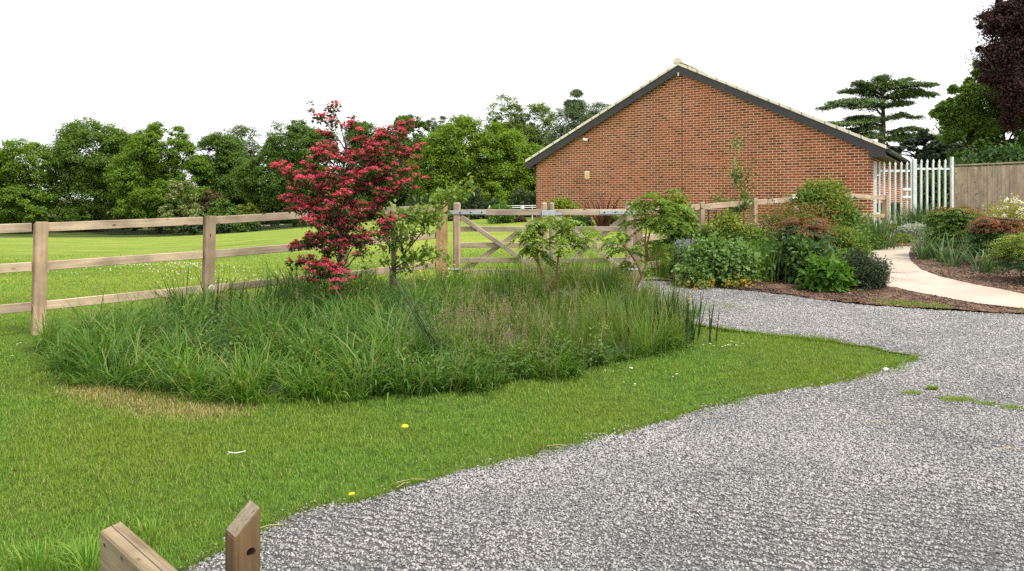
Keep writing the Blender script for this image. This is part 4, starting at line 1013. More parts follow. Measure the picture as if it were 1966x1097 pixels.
def reed_clump(label, px, py, n, h, lean, azm, seed, sp=.12, mat='reed', name='rush_clump', wd=.0145, droop=.12, cat='rush', y=None, leansd=.1, azsd=.5, grp=None):
    rng = np.random.default_rng(seed)
    x, yy = G(px, py) if y is None else (X(px, y), y)
    b = np.stack([x + rng.normal(0, sp, n), yy + rng.normal(0, sp * .7, n), np.zeros(n)], -1); b[:, 2] = E(b[:, 0], b[:, 1]) - .02
    v, f = blades(b, azm + rng.normal(0, azsd, n), np.abs(rng.normal(lean, leansd, n)), h * rng.uniform(.6, 1.1, n), np.full(n, wd), rng.uniform(0, droop * 2, n), 6, rng=rng)
    return tag(obj(name, npmesh(name, v, f), M[mat]), label, cat, grp)
GR = 'dark rushes in the long grass'
reed_clump('dark rush stems leaning left in front of the buttercups', 862, 715, 24, 1.12, .5, math.pi * .97, 91, .08, grp=GR, leansd=.12, azsd=.25)
reed_clump('dark upright rushes at the back left of the long grass near the second fence post', 478, 640, 46, .72, .1, 0, 92, .3, grp=GR)
reed_clump('dark rushes directly left of the hawthorn trunk', 570, 640, 44, .72, .12, 2.6, 93, .26, grp=GR)
pts = scatter(LG, 13, rng); n = len(pts)
v, f = blades(np.stack([pts[:, 0], pts[:, 1], E(pts[:, 0], pts[:, 1])], -1), rng.uniform(0, 6.28, n), np.abs(rng.normal(.4, .3, n)), rng.uniform(.25, .6, n), np.full(n, .006), rng.uniform(0, 1.6, n), 5, rng=rng)
tag(obj('dead_grass', npmesh('dead_grass', v, f), M['dry']), 'scattered dead straw coloured stalks in the long grass', 'grass', kind='stuff')
pts = scatter(LG, 11, rng, lambda x, y: (y < 8.6) * np.clip(.4 + .8 * np.sin(x * 2.2) * np.sin(y * 2.9), 0, 1)); n = len(pts); Lf = Leafer()
for k in range(16):
    a = rng.uniform(0, 6.28, n); dr = np.stack([np.cos(a), np.sin(a), rng.normal(.4, .4, n)], -1)
    Lf.add(np.stack([pts[:, 0] + rng.normal(0, .05, n), pts[:, 1] + rng.normal(0, .05, n), E(pts[:, 0], pts[:, 1]) + rng.uniform(.08, .36, n)], -1), dr, unit(rng.normal(size=(n, 3)) * .4 + [0, -.3, 1]), rng.uniform(.03, .06, n), .022)
tag(obj('weeds', Lf.mesh('weeds'), M['green_mid']), 'broad leaved weeds mixed through the long grass', 'weeds', kind='stuff')
reed_clump('few dark rushes in front of the left field gate', 985, 620, 12, .7, .1, 1, 94, .25, grp=GR)
reed_clump('dense dark rushes at the right tip of the long grass beside the gravel', 1285, 655, 75, .64, .16, .3, 95, .24, grp=GR, azsd=2)
reed_clump('dark rushes in front of the honey coloured gate post', 880, 600, 10, .6, .35, 3.0, 96, .1, grp=GR)
# low clover at the front edge
pts = scatter(GP([(560, 770), (700, 700), (850, 690), (1000, 690), (1180, 690), (1160, 712), (940, 748), (850, 760), (680, 760)]), 700, rng)
n = len(pts); Lf = Leafer(); z = E(pts[:, 0], pts[:, 1]) + rng.uniform(.04, .2, n)
for k in range(3):
    a = rng.uniform(0, 6.28, n); dr = np.stack([np.cos(a), np.sin(a), rng.normal(0, .2, n)], -1); Lf.add(np.stack([pts[:, 0], pts[:, 1], z], -1), dr, unit(rng.normal(size=(n, 3)) * .3 + [0, -.3, 1]), .03, .026)
tag(obj('clover_leaves', Lf.mesh('clover_leaves'), M['clover']), 'low clover leaves along the front of the long grass', 'clover', kind='stuff')

# ---------------------------------------------------------------- lawn blades
def lawn():
    r = np.random.default_rng(101)
    zones = [([(-3.0, 2.4), (.2, 2.4), (7, 6.5), (7.2, 8.2), (2.5, 9.5), (-7, 9.0), (-5.4, 6)], 2.2, 1.0)]
    dry_c = GP([(170, 745), (250, 772), (330, 788), (420, 792)])
    A_ = []
    big = [(-9.5, 2.2), (.6, 2.2), (7.5, 6.0), (7.5, 8.8), (3.0, 10.0), (2.0, 11.4), (1.5, 17), (-2, 19), (-16, 19), (-16, 6)]
    def keep(x, y): return np.clip((4.2 / np.maximum(y, 2.4)) ** 1.9, .05, 1) * (np.abs(x) < y * .70 + .4) * np.clip((19.5 - y) / 7, 0, 1)
    q = scatter(big, 12500, r, keep)
    drv = inpoly([(a, b) for a, b in drive_poly], q[:, 0], q[:, 1]); q = q[~drv]
    lg = inpoly([tuple(np.mean(LG, 0) + (np.array(p) - np.mean(LG, 0)) * .93) for p in LG], q[:, 0], q[:, 1]); q = q[~lg]
    n = len(q); s = np.clip((q[:, 1] / 4.2) ** .75, .8, 3)
    pn = .5 + .5 * np.sin(q[:, 0] * 2.1 + np.sin(q[:, 1] * 1.7) * 2) * np.sin(q[:, 1] * 2.6 + np.sin(q[:, 0] * 1.3) * 2)
    h = r.uniform(.016, .036, n) * (.8 + .5 * pn); wd = .0033 * s * r.uniform(.7, 1.3, n)
    edge_near = q[:, 1] < 3.3; h = np.where(edge_near & (r.random(n) < .25), h * 1.9, h)
    v, f = blades(np.stack([q[:, 0], q[:, 1], E(q[:, 0], q[:, 1]) - .003], -1), r.uniform(0, 6.28, n), np.abs(r.normal(.35, .3, n)), h, wd, np.abs(r.normal(.6, .4, n)), 2, rng=r)
    dd = np.full(n, 9.0)
    for a, b in zip(dry_c[:-1], dry_c[1:]):
        a = np.array(a); b = np.array(b); t = np.clip(((q - a) @ (b - a)) / ((b - a) @ (b - a)), 0, 1); dd = np.minimum(dd, np.linalg.norm(q - (a + t[:, None] * (b - a)), axis=1))
    isdry = r.random(n) < np.clip(1.15 - dd / .3, 0, .92)
    isdry |= r.random(n) < .02
    sel = np.repeat(isdry, 2)
    me = npmesh('lawn_grass', v, f[~sel]); tag(obj('lawn_grass', me, M['lawn']), 'short mown lawn grass between gravel and long grass', 'grass', kind='stuff')
    me = npmesh('dry_grass', v, f[sel]); tag(obj('dry_grass', me, M['dry']), 'dry straw coloured grass along the front left of the long grass', 'grass', kind='stuff')
    e = np.array(jag(e_front, .012, .05, 8) + jag(e_back, .012, .05, 9)); m = 9000; sg_ = r.integers(0, len(e) - 1, m); t_ = r.random(m)[:, None]
    p = e[sg_] * (1 - t_) + e[sg_ + 1] * t_ + r.normal(0, .03, (m, 2)) * (1 + np.sin(sg_ * .21) * .6)[:, None]
    s_ = np.clip((p[:, 1] / 4.2) ** .75, .8, 3)
    v, f = blades(np.stack([p[:, 0], p[:, 1], E(p[:, 0], p[:, 1]) + .004], -1), r.uniform(-2.6, .2, m), np.abs(r.normal(.5, .35, m)), r.uniform(.02, .06, m) * (1 + .3 * np.sin(sg_ * .37)), .0036 * s_, np.abs(r.normal(.9, .5, m)), 3, rng=r)
    tag(obj('lawn_grass', npmesh('lawn_grass', v, f), M['lawn']), 'ragged longer grass creeping over the lawn edge onto the gravel', 'grass', kind='stuff')
    print('lawn blades', n)
lawn()

# ---------------------------------------------------------------- gravel chips and mulch
def chips(name, poly, dens, keep, size, mat, label, cat, seed, off, flat=.6):
    r = np.random.default_rng(seed); q = scatter(poly, dens, r, keep); n = len(q)
    tv = np.array([[1, 0, 0], [-1, 0, 0], [0, 1, 0], [0, -1, 0], [0, 0, 1], [0, 0, -1]], float)
    tf = np.array([[0, 2, 4], [2, 1, 4], [1, 3, 4], [3, 0, 4], [2, 0, 5], [1, 2, 5], [3, 1, 5], [0, 3, 5]])
    v = tv[None] * (r.uniform(.55, 1.15, (n, 6, 1))) + r.normal(0, .22, (n, 6, 3))
    a, b, c = r.uniform(0, 6.28, (3, n))
    ca, sa, cb, sb = np.cos(a), np.sin(a), np.cos(b), np.sin(b)
    Rz = np.zeros((n, 3, 3)); Rz[:, 0, 0] = ca; Rz[:, 0, 1] = -sa; Rz[:, 1, 0] = sa; Rz[:, 1, 1] = ca; Rz[:, 2, 2] = 1
    Rx = np.zeros((n, 3, 3)); Rx[:, 0, 0] = 1; Rx[:, 1, 1] = cb; Rx[:, 1, 2] = -sb; Rx[:, 2, 1] = sb; Rx[:, 2, 2] = cb
    v = np.einsum('nij,nkj->nki', Rz @ Rx, v); v[:, :, 2] *= flat
    sc = size * r.uniform(.55, 1.25, n) * np.clip((q[:, 1] / 5) ** .5, .85, 1.6)
    v = v * sc[:, None, None] + np.stack([q[:, 0], q[:, 1], E(q[:, 0], q[:, 1]) + off + sc * flat * .45], -1)[:, None, :]
    f = (np.arange(n) * 6)[:, None, None] + tf[None]
    print(name, n)
    return tag(obj(name, npmesh(name, v.reshape(-1, 3), f.reshape(-1, 3)), M[mat]), label, cat, kind='stuff')
def hexkeep(x, y, s=.074):
    # plastic honeycomb cells under the stone: the walls show as dark lines where the stone has worn thin
    cr, sr = math.cos(.42), math.sin(.42); u = x * cr - y * sr + .008 * np.sin(y * 31 + x * 17); q_ = x * sr + y * cr + .008 * np.sin(x * 29 - y * 13)
    a = np.stack([u / s, q_ / s * 2 / math.sqrt(3)], -1)
    c1 = np.round(a / [1, 2]) * [1, 2]; c2 = np.round((a - [.5, 1]) / [1, 2]) * [1, 2] + [.5, 1]
    k = np.array([1, math.sqrt(3) / 2]); d1 = np.linalg.norm((a - c1) * k, axis=-1); d2 = np.linalg.norm((a - c2) * k, axis=-1)
    near = np.where((d1 < d2)[:, None], a - c1, a - c2); wall = (np.abs(d1 - d2) < .46) & (near[:, 1] < -.12)
    worn = np.clip(.45 + .75 * np.sin(x * 1.3 + np.sin(y * 1.1) * 1.5 + .6) * np.sin(y * 1.7 + np.sin(x * .9) * 2), 0, 1)
    return np.where(wall, 1 - .98 * worn, 1.0)
vis = lambda x, y: (x > -y * .68 - .3) & (x < y * .72 + 1.8)
chips('gravel_chips', drive_poly, 12500, lambda x, y: vis(x, y) * np.clip((4.6 / np.maximum(y, 2)) ** 1.45, .12, 1) * (y > 2.7) * hexkeep(x, y), .0086, 'stones', 'loose pale grey stone chips covering the driveway', 'gravel', 111, .012)
def band(pts, wd): return [(x - wd, y + wd * .8) for x, y in pts] + [(x + wd, y - wd) for x, y in pts[::-1]]
chips('stray_chips', band(e_front, .07), 900, lambda x, y: .6 + .4 * np.sin(x * 5) * np.sin(x * 13 + 1), .009, 'stones', 'stone chips strayed into the grass along the lawn edge', 'gravel', 114, .014)
chips('edge_dirt', band(e_front, .035), 5000, lambda x, y: np.clip(.3 + .7 * np.sin(x * 3.3 + 1) * np.sin(x * 7.7), 0, 1), .008, 'mulch', 'crumbs of brown soil along the broken edge of the lawn', 'soil', 115, .012)
chips('bark_mulch', bed_poly, 900, vis, .0125, 'mulch', 'brown bark and soil crumbs on the bed beside the driveway', 'mulch', 112, .03)
chips('bark_mulch', bed2_poly, 900, vis, .0135, 'mulch', 'brown bark and soil crumbs on the bed right of the concrete path', 'mulch', 113, .03)

# ---------------------------------------------------------------- border plants
GBp = 'plants in the border left of the path'
def plant(name, label, cat, mats, build, x, y, stem=True, group=None):
    t = thing(name, label, cat, (x, y, e1(x, y)), group)
    for nm, mt, L in build:
        obj(nm, L.mesh(nm), M[mt], t)
    return t
def dome(L, rng, px, y, w, h, base, n, ll, lw, K=14, low=0.0, up=.5):
    K = int(K * 1.8); n = int(n * 1.7); ll *= 1.1; lw *= 1.1
    """leaf mass as overlapping lobes from the ground up; w, h in metres"""
    x = X(px, y); g = e1(x, y) + base
    k = K; a = rng.uniform(0, 6.28, k); rr = np.sqrt(rng.random(k)) * .72
    hz = low + (1 - low) * rng.uniform(.12, .84, k) * (1.1 - rr * .55)
    lr = rng.uniform(.14, .34, k) * min(w, h * 1.25)
    lc = np.stack([x + np.cos(a) * rr * w / 2, y + np.sin(a) * rr * w / 2 * .8, g + np.minimum(hz * h, h * rng.uniform(.86, 1.06, k) - lr * .9)], -1)
    i = rng.integers(0, k, n); d = unit(rng.normal(size=(n, 3)) + [0, -.25, .35])
    ou = np.where(rng.random(n) < .16, rng.uniform(1.0, 1.45, n), rng.uniform(.6, 1.05, n))[:, None]
    pos = lc[i] + d * lr[i][:, None] * ou * [1, 1, .9]
    pos[:, 2] = np.maximum(pos[:, 2], g + .01)
    t = unit(d * .7 + rng.normal(size=(n, 3)) * .6 + [0, 0, -.15]); L.add(pos, t, unit(d * .5 + [0, 0, up] + rng.normal(size=(n, 3)) * .4), ll * rng.uniform(.65, 1.3, n), lw * rng.uniform(.75, 1.2, n))
def stems(rng, px, y, w, h, n, r=.008):
    bm = bmesh.new(); x = X(px, y); g = e1(x, y)
    for k in range(n):
        a = rng.uniform(0, 6.28); p1 = (x + math.cos(a) * w * rng.uniform(.05, .35), y + math.sin(a) * w * rng.uniform(.05, .3), g + h * rng.uniform(.55, .9))
        bm_tube(bm, curve_path((x + rng.normal(0, .04), y + rng.normal(0, .04), g - .03), p1, (0, 0, .02), 4, rng, .03), [r, r * .9, r * .75, r * .5, r * .2], 5)
    return bm
def bush(name, label, px0, px1, pyt, y, mat, n, ll, lw, seed, mats2=(), K=14, cat='shrub', group=GBp, up=.5, pyb=None):
    rng = np.random.default_rng(seed); px = (px0 + px1) / 2
    if pyb: y = G(px, pyb)[1]; y += (px1 - px0) * y / F * .36
    x = X(px, y); g = e1(x, y); w = (px1 - px0) * y / F * 1.12; h = Z(pyt, y) - g
    t = thing(name, label, cat, (x, y, g), group)
    L = Leafer(); dome(L, rng, px, y, w, h, 0, n, ll, lw, K, up=up)
    for _ in range(0 if name in ('yew_bush', 'ball_topiary', 'low_mound_plant') else int(16 + 12 * w)):    # loose shoots past the outline
        a = rng.uniform(0, 6.28); el = rng.uniform(.15, 1.35); dd = np.array([math.cos(a) * math.cos(el) * w * .5, math.sin(a) * math.cos(el) * w * .4, math.sin(el) * h])
        t_ = np.linspace(.7, rng.uniform(1.02, 1.28), 9)[:, None]; p_ = np.array([x, y, g]) + dd * t_ + rng.normal(0, .012, (9, 3)) - np.array([0, 0, 1]) * (t_ - .7) ** 2 * .5
        L.add(p_, unit(dd[None] / np.linalg.norm(dd) * .5 + rng.normal(size=(9, 3)) * .8), unit(rng.normal(size=(9, 3)) * .5 + [0, 0, 1]), ll * rng.uniform(.6, 1.1, 9), lw)
    obj('foliage', L.mesh('foliage'), M[mat], t)
    for (nm, m2, n2, z0, z1, l2, w2) in mats2:
        L = Leafer(); a = rng.uniform(0, 6.28, n2); rr = np.sqrt(rng.random(n2)); hz = rng.uniform(z0, z1, n2)
        lim = np.sqrt(np.clip(1.05 - (hz * .95) ** 2, .05, 1)); p = np.stack([x + np.cos(a) * rr * lim * w / 2, y - np.abs(np.sin(a)) * lim * w / 2 * .95, g + hz * h], -1)
        m = 7; p = np.repeat(p, m, 0) + rng.normal(0, l2 * .6, (n2 * m, 3)); L.add(p, unit(rng.normal(size=(n2 * m, 3))), unit(rng.normal(size=(n2 * m, 3)) * .5 + [0, -.3, 1]), l2, w2)
        obj(nm, L.mesh(nm), M[m2], t)
    obj('stem', bm_mesh('stem', stems(rng, px, y, w, h, 6)), M['bark'], t)
    return t
def layered(name, label, px0, px1, pyt, y, mat, n, seed, fl=.3, ll=.06, lw=.024, tipmat=None, group=GBp, tipz=.7):
    rng = np.random.default_rng(seed); px = (px0 + px1) / 2; x = X(px, y); g = e1(x, y); w = (px1 - px0) * y / F; h = Z(pyt, y) - g
    t = thing(name, label, 'shrub', (x, y, g), group)
    L = Leafer(); L2 = Leafer()
    for k in range(n):
        hz = rng.uniform(.2, 1) ** .8; a = rng.uniform(0, 6.28); rad = rng.uniform(.1, .34) * w * (1.15 - .6 * hz)
        o = np.array([x + math.cos(a) * rad, y + math.sin(a) * rad, g + h * (hz * .93)]); LL = L2 if (tipmat and hz > tipz and rng.random() < .75) else L
        m = rng.integers(2, 5); aa = a + rng.normal(0, .8, m); d = np.stack([np.cos(aa), np.sin(aa), rng.uniform(-.05, .35, m)], -1)
        fronds(LL, rng, np.repeat(o[None], m, 0), d, fl * rng.uniform(.7, 1.2, m), .3, 8, ll, lw)
    obj('foliage', L.mesh('foliage'), M[mat], t)
    if L2.n: obj('young_foliage', L2.mesh('young_foliage'), M[tipmat], t)
    obj('stem', bm_mesh('stem', stems(rng, px, y, w, h, 7)), M['bark'], t)
    return t
def straps(name, label, px, py, y, n, h, wd, mat, seed, lean=.3, droop=1.2, sp=.08, cat='plant', group=None):
    rng = np.random.default_rng(seed)
    x, yy = (X(px, y), y) if y else G(px, py)
    b = np.stack([x + rng.normal(0, sp, n), yy + rng.normal(0, sp, n), np.zeros(n)], -1); b[:, 2] = E(b[:, 0], b[:, 1]) + .0
    az = np.arctan2(b[:, 1] - yy, b[:, 0] - x) + rng.normal(0, .5, n)
    v, f = blades(b, az, np.abs(rng.normal(lean, .15, n)), h * rng.uniform(.65, 1.15, n), wd * rng.uniform(.8, 1.2, n), np.abs(rng.normal(droop, .5 * droop + .05, n)), 7, rng=rng)
    return tag(obj(name, npmesh(name, v, f), M[mat]), label, cat, group)

bush('climbing_shrub', 'tall leafy shrub just right of the taller sumac, by the gate post', 1262, 1335, 374, 12.7, 'green_mid', 4200, .07, .05, 201, [('young_leaves', 'yellow_green', 90, .75, 1.0, .05, .035)], K=22)
bush('flowering_perennial', 'grey green plant with tiny mauve flowers right of the tall grass tuft', 1284, 1345, 455, 12.1, 'geranium', 2400, .035, .018, 202, pyb=535, mats2=[('mauve_flowers', 'mauve', 210, .25, .95, .014, .012), ('pink_flowers', 'pink', 26, .02, .3, .018, .016)], cat='plant')
bush('geranium_mound', 'low mound of round light green leaves yellowing at its foot by the gravel', 1322, 1445, 455, 12.0, 'geranium', 4400, .055, .055, 203, pyb=552, mats2=[('yellowed_leaves', 'autumn', 26, .0, .14, .05, .045), ], K=22, cat='plant', up=.9)
bush('low_mound_plant', 'spreading round leaved plant at the very edge of the gravel', 1300, 1372, 510, 11.75, 'geranium', 1500, .06, .06, 204, pyb=556, mats2=[('yellowed_leaves', 'autumn', 14, .0, .3, .05, .045)], cat='plant', up=.9)
bush('golden_shrub', 'yellow green shrub below the fence rail behind the geranium mound', 1345, 1436, 402, 13.0, 'yellow_green', 2600, .055, .035, 205, [('dark_leaves', 'green_mid', 150, .0, .7, .05, .03)], K=16)
straps('grass_tuft', 'upright dark green grass tuft between the geranium mound and the dark shrub', 1462, 0, 11.75, 460, .6, .008, 'long', 206, .12, .45, .16, 'grass', None)
straps('grass_tuft', 'tall pale grass tuft against the gate post, left of the mauve flowers', 1268, 0, 12.2, 420, .55, .008, 'long_fine', 207, .12, .4, .2, 'grass', None)
bush('bronze_shrub', 'airy bronze tinted shrub in front of the timber rail fence', 1430, 1580, 380, 13.7, 'bronze', 5200, .04, .02, 208, [('green_leaves', 'green_mid', 420, .0, .75, .035, .02)], K=24)
layered('nandina_shrub', 'red topped layered shrub in the middle of the left border', 1490, 1605, 412, 12.8, 'green_dark', 130, 209, .3, .06, .022, 'red_tip', tipz=.72)
bush('dark_leaved_shrub', 'large leaved dark green shrub overhanging the soil at the border front', 1482, 1575, 458, 12.2, 'green_dark', 1700, .11, .05, 210, pyb=548, mats2=[('lighter_leaves', 'green_mid', 40, .35, .95, .1, .045)], K=16, up=.8)  # second part: clumps of lighter green leaves over the front of the shrub
bush('viburnum_shrub', 'tall bright green rounded shrub in front of the brick wall and rail fence', 1512, 1645, 350, 15.4, 'green_mid', 7500, .07, .042, 211, [('young_leaves', 'yellow_green', 260, .6, 1.0, .05, .032)], K=30)
bush('hosta_plant', 'bright green broad leaved plant at the border corner left of the dark conifer', 1543, 1632, 498, 11.55, 'hosta', 800, .12, .075, 212, [], pyb=566, K=12, cat='plant', up=.9)
t_ = bush('yew_bush', 'small dark spiky conifer bush where the border meets the path', 1608, 1694, 488, 11.5, 'yew', 5200, .045, .012, 213, [], pyb=560, K=18, up=.3)
bush('dwarf_conifer', 'dark little upright conifer just behind the spiky bush', 1625, 1662, 470, 12.0, 'yew', 2000, .045, .014, 214, [], pyb=545, K=10, up=.3)
bush('leafy_perennial', 'mixed green leafy plant filling the border between the geranium mound and the fence', 1395, 1500, 432, 12.9, 'green_mid', 3000, .05, .028, 224, [], K=18, cat='plant')
bush('leafy_perennial', 'green leafy plant below the tall rounded shrub, left of the path', 1575, 1660, 432, 13.9, 'green_mid', 2600, .05, .026, 225, [('pale_leaves', 'yellow_green', 90, .3, .9, .05, .02)], K=16, cat='plant')
bush('leafy_perennial', 'grey green plant behind the mauve flowers, right of the climbing shrub', 1310, 1375, 438, 13.0, 'green_dark', 2000, .05, .03, 226, [], K=14, cat='plant')
gc = scatter([(2.5, 12.2), (3.0, 11.9), (4.6, 12.1), (5.4, 12.6), (6.3, 14.2), (7.6, 17.0), (7.0, 17.0), (4.5, 14.4), (3.2, 13.2)], 420, rng); n = len(gc); Lf = Leafer()
for k in range(4):
    a = rng.uniform(0, 6.28, n); dr = np.stack([np.cos(a), np.sin(a), rng.normal(.3, .4, n)], -1)
    Lf.add(np.stack([gc[:, 0] + rng.normal(0, .03, n), gc[:, 1], E(gc[:, 0], gc[:, 1]) + .02 + rng.random(n) ** 1.5 * .3], -1), dr, unit(rng.normal(size=(n, 3)) * .4 + [0, -.2, 1]), .06 * rng.uniform(.6, 1.3, n), .03)
tag(obj('ground_cover', Lf.mesh('ground_cover'), M['green_mid']), 'low leafy ground cover between the border shrubs', 'ground cover', kind='stuff')
straps('iris_clump', 'clump of upright green sword leaves in front of the end fence post', 1678, 0, 16.6, 260, .75, .022, 'strap', 215, .18, .3, .2)
bush('low_green_plant', 'fresh green low plant at the foot of the sword leaved clump', 1650, 1692, 447, 16.2, 'green_mid', 900, .05, .035, 216, [], cat='plant')
straps('crocosmia_clump', 'narrow arching leaves beside the path, right of the tall rounded shrub', 1608, 0, 15.0, 260, .66, .024, 'strap', 217, .25, .9, .22)
straps('daylily_clump', 'arching leaves at the top edge of the path', 1695, 0, 16.9, 110, .45, .02, 'yellow_green', 218, .4, 1.3, .2)
bush('silver_plant', 'silver white felted plant in front of the palisade gate', 1718, 1785, 428, 18.4, 'silver', 2600, .06, .02, 219, [], K=16, cat='plant')
bush('lime_plant', 'small lime green plant beside the silver plant', 1712, 1752, 450, 17.7, 'yellow_green', 900, .045, .03, 220, [], cat='plant')
straps('dark_grass', 'dark green fine grassy clump between palisade fence and silver plant', 1770, 0, 19.4, 700, .85, .012, 'green_dark', 221, .25, .7, .3, 'grass')
bush('laurel_shrub', 'dark green shrub seen through the palisade fence, beside the board fence', 1778, 1850, 322, 27, 'green_dark', 5200, .12, .06, 222, [], K=24, group=None)
bush('laurel_shrub', 'dark evergreen shrub seen between the palisade bars, behind the side wall of the building', 1735, 1800, 345, 36, 'green_dark', 4200, .14, .08, 223, [], K=20, group=None)
bush('laurel_hedge', 'dense dark green foliage rising just behind the board fence under the purple tree', 1850, 2010, 280, 30, 'green_dark', 9000, .17, .1, 227, [], K=40, group=None)
GBr = 'plants in the border right of the path'
layered('nandina_shrub', 'green layered shrub right of the path, nearest the silver plant', 1775, 1880, 392, 14.6, 'green_mid', 190, 231, .34, .075, .028, 'bronze', GBr, .95)
layered('nandina_shrub', 'layered shrub with bright red young leaves under the yellow shrub', 1868, 1958, 410, 13.2, 'green_dark', 170, 232, .33, .07, .026, 'red_bright', GBr, .74)
bush('golden_shrub', 'yellow variegated shrub in front of the board fence', 1890, 1990, 382, 14.9, 'gold', 4200, .055, .035, 233, [('white_flowers', 'white_flower', 60, .6, 1.0, .03, .028)], K=18, group=GBr)
bush('spirea_shrub', 'brownish shrub against the board fence behind the layered shrubs', 1822, 1900, 392, 16.5, 'bronze', 2600, .05, .025, 234, [], group=GBr)
layered('juniper_bush', 'dark spreading bush with gold green tips at the right edge of the picture', 1918, 2010, 440, 11.4, 'green_dark', 150, 235, .34, .055, .02, 'yellow_green', GBr, .55)
for i, (px, py, n, h, lab) in enumerate([(1772, 503, 34, .62, 'arching strap leaves leaning over the left end of the right border'), (1806, 508, 30, .6, 'strap leaved clump below the green layered shrub'),
        (1829, 516, 24, .55, 'strap leaves on the soil, third clump along the path edge'), (1858, 505, 26, .6, 'strap leaved clump behind the path edge clumps'),
        (1884, 527, 22, .5, 'daffodil leaves bent over on the bare soil, nearest the path'), (1903, 529, 14, .5, 'few curled daffodil leaves on the bare soil beside the bent clump'), (1792, 497, 30, .66, 'strap leaves between the path corner and the layered shrub'), (1930, 515, 16, .55, 'thin strap leaves below the red tipped shrub')]):
    straps('strap_leaf_plant', lab, px, py, None, n, h * 1.2, .026, 'strap', 240 + i, .28, 1.3, .05, group='strap leaved clumps along the path')
# irises in flower
for i, (px, py, y) in enumerate([(1525, 378, 14.0), (1490, 386, 14.3), (1528, 400, 13.9)]):
    r = np.random.default_rng(260 + i); x = X(px, y); g = e1(x, y)
    t = thing('iris', ('pale iris flower standing tallest in front of the viburnum', 'pale iris flower left of the tallest iris', 'lilac iris flower below the tallest iris')[i], 'flower', (x, y, g))
    bm = bmesh.new(); bm_tube(bm, [(x, y, g), (x, y, Z(py, y))], .006, 6); obj('stem', bm_mesh('stem', bm), M['green_mid'], t)
    L = Leafer(); a = np.arange(6) * 1.047; d = np.stack([np.cos(a), np.sin(a), np.where(np.arange(6) % 2, 1.0, -.5)], -1); L.add(np.repeat([[x, y, Z(py, y)]], 6, 0), d, np.stack([-np.cos(a), -np.sin(a), np.ones(6)], -1), .075, .055); obj('petals', L.mesh('petals'), M['lilac'], t)
# beyond the gates
straps('phormium', 'dark red spiky plant against the brick wall beyond the right gate', 1158, 0, 20.5, 60, 1.0, .045, 'phormium', 271, .45, .35, .08)
bush('wall_shrub', 'yellow leaved shrub at the foot of the brick wall above the left gate', 1055, 1112, 378, 23.5, 'yellow_green', 1500, .09, .05, 272, [], group=None)
bush('ball_topiary', 'small clipped green conifer beyond the left gate', 940, 985, 394, 24.5, 'green_mid', 3200, .07, .04, 273, [], group=None)
bush('wall_shrub', 'low dark green shrub below the spiky red plant', 1165, 1215, 415, 20.8, 'green_mid', 1600, .08, .05, 274, [], group=None)
bush('wall_shrub', 'low green shrub under the brick wall at the centre of the gates', 1085, 1140, 418, 21.5, 'green_dark', 1400, .08, .05, 275, [], group=None)
bush('wall_shrub', 'brownish shrub beside the small clipped conifer', 985, 1010, 420, 24.8, 'shrub_brown', 700, .08, .05, 276, [], group=None)
r = np.random.default_rng(277); L = Leafer(); n = 9000; px = r.uniform(780, 1035, n); yy = r.uniform(31, 32.2, n); xx = X(px, yy); pos = np.stack([xx, yy, E(xx, yy) - .3 + r.uniform(0, 1, n) ** .8 * (1.1 + .3 * np.sin(xx * 3) + .2 * np.sin(xx * 7.3))], -1)
nr = unit(r.normal(size=(n, 3)) + [0, -.8, .4]); L.add(pos, unit(np.cross(nr, r.normal(size=(n, 3)))), nr, .14, .08)
tag(obj('hedge', L.mesh('hedge'), M['under']), 'low dark hedge behind the field gates left of the brick building', 'hedge')
# lamp post and white railing behind the gate
y = 26.0; x = X(1003, y); g = e1(x, y)
lp = thing('garden_lamp', 'dark post with a white collar and round dark cap beyond the left gate', 'lamp', (x, y, g))
bm = bmesh.new(); bm_tube(bm, [(x, y, g), (x, y, Z(401, y))], .06, 10); obj('post', bm_mesh('post', bm), M['dark_metal'], lp)
bm = bmesh.new(); bm_tube(bm, [(x, y, Z(401, y) + .001), (x, y, Z(394.5, y))], [.065, .05], 12); obj('collar', bm_mesh('collar', bm), M['white_paint'], lp)
bm = bmesh.new(); bmesh.ops.create_uvsphere(bm, u_segments=12, v_segments=8, radius=.062); obj('cap', bm_mesh('cap', bm, True), M['dark_metal'], lp, Matrix.Translation((x, y, Z(390.5, y))))
y = 27.0
wr = thing('white_railing', 'thin white double rail running to the left corner of the brick building', 'railing', (X(985, y), y, e1(X(985, y), y)))
for py in (395.5, 399):
    bm = bmesh.new(); bm_tube(bm, [(X(938, y), y, Z(398, y)), (X(980, y), y, Z(py, y)), (X(1029, y), y, Z(py - .5, y))], .014, 6); obj('rail', bm_mesh('rail', bm), M['white_paint'], wr)
for px in (940, 1022):
    bm = bmesh.new(); bm_tube(bm, [(X(px, y), y + .03, e1(X(px, y), y)), (X(px, y), y + .03, Z(394.5, y))], .016, 6); obj('post', bm_mesh('post', bm), M['white_paint'], wr)
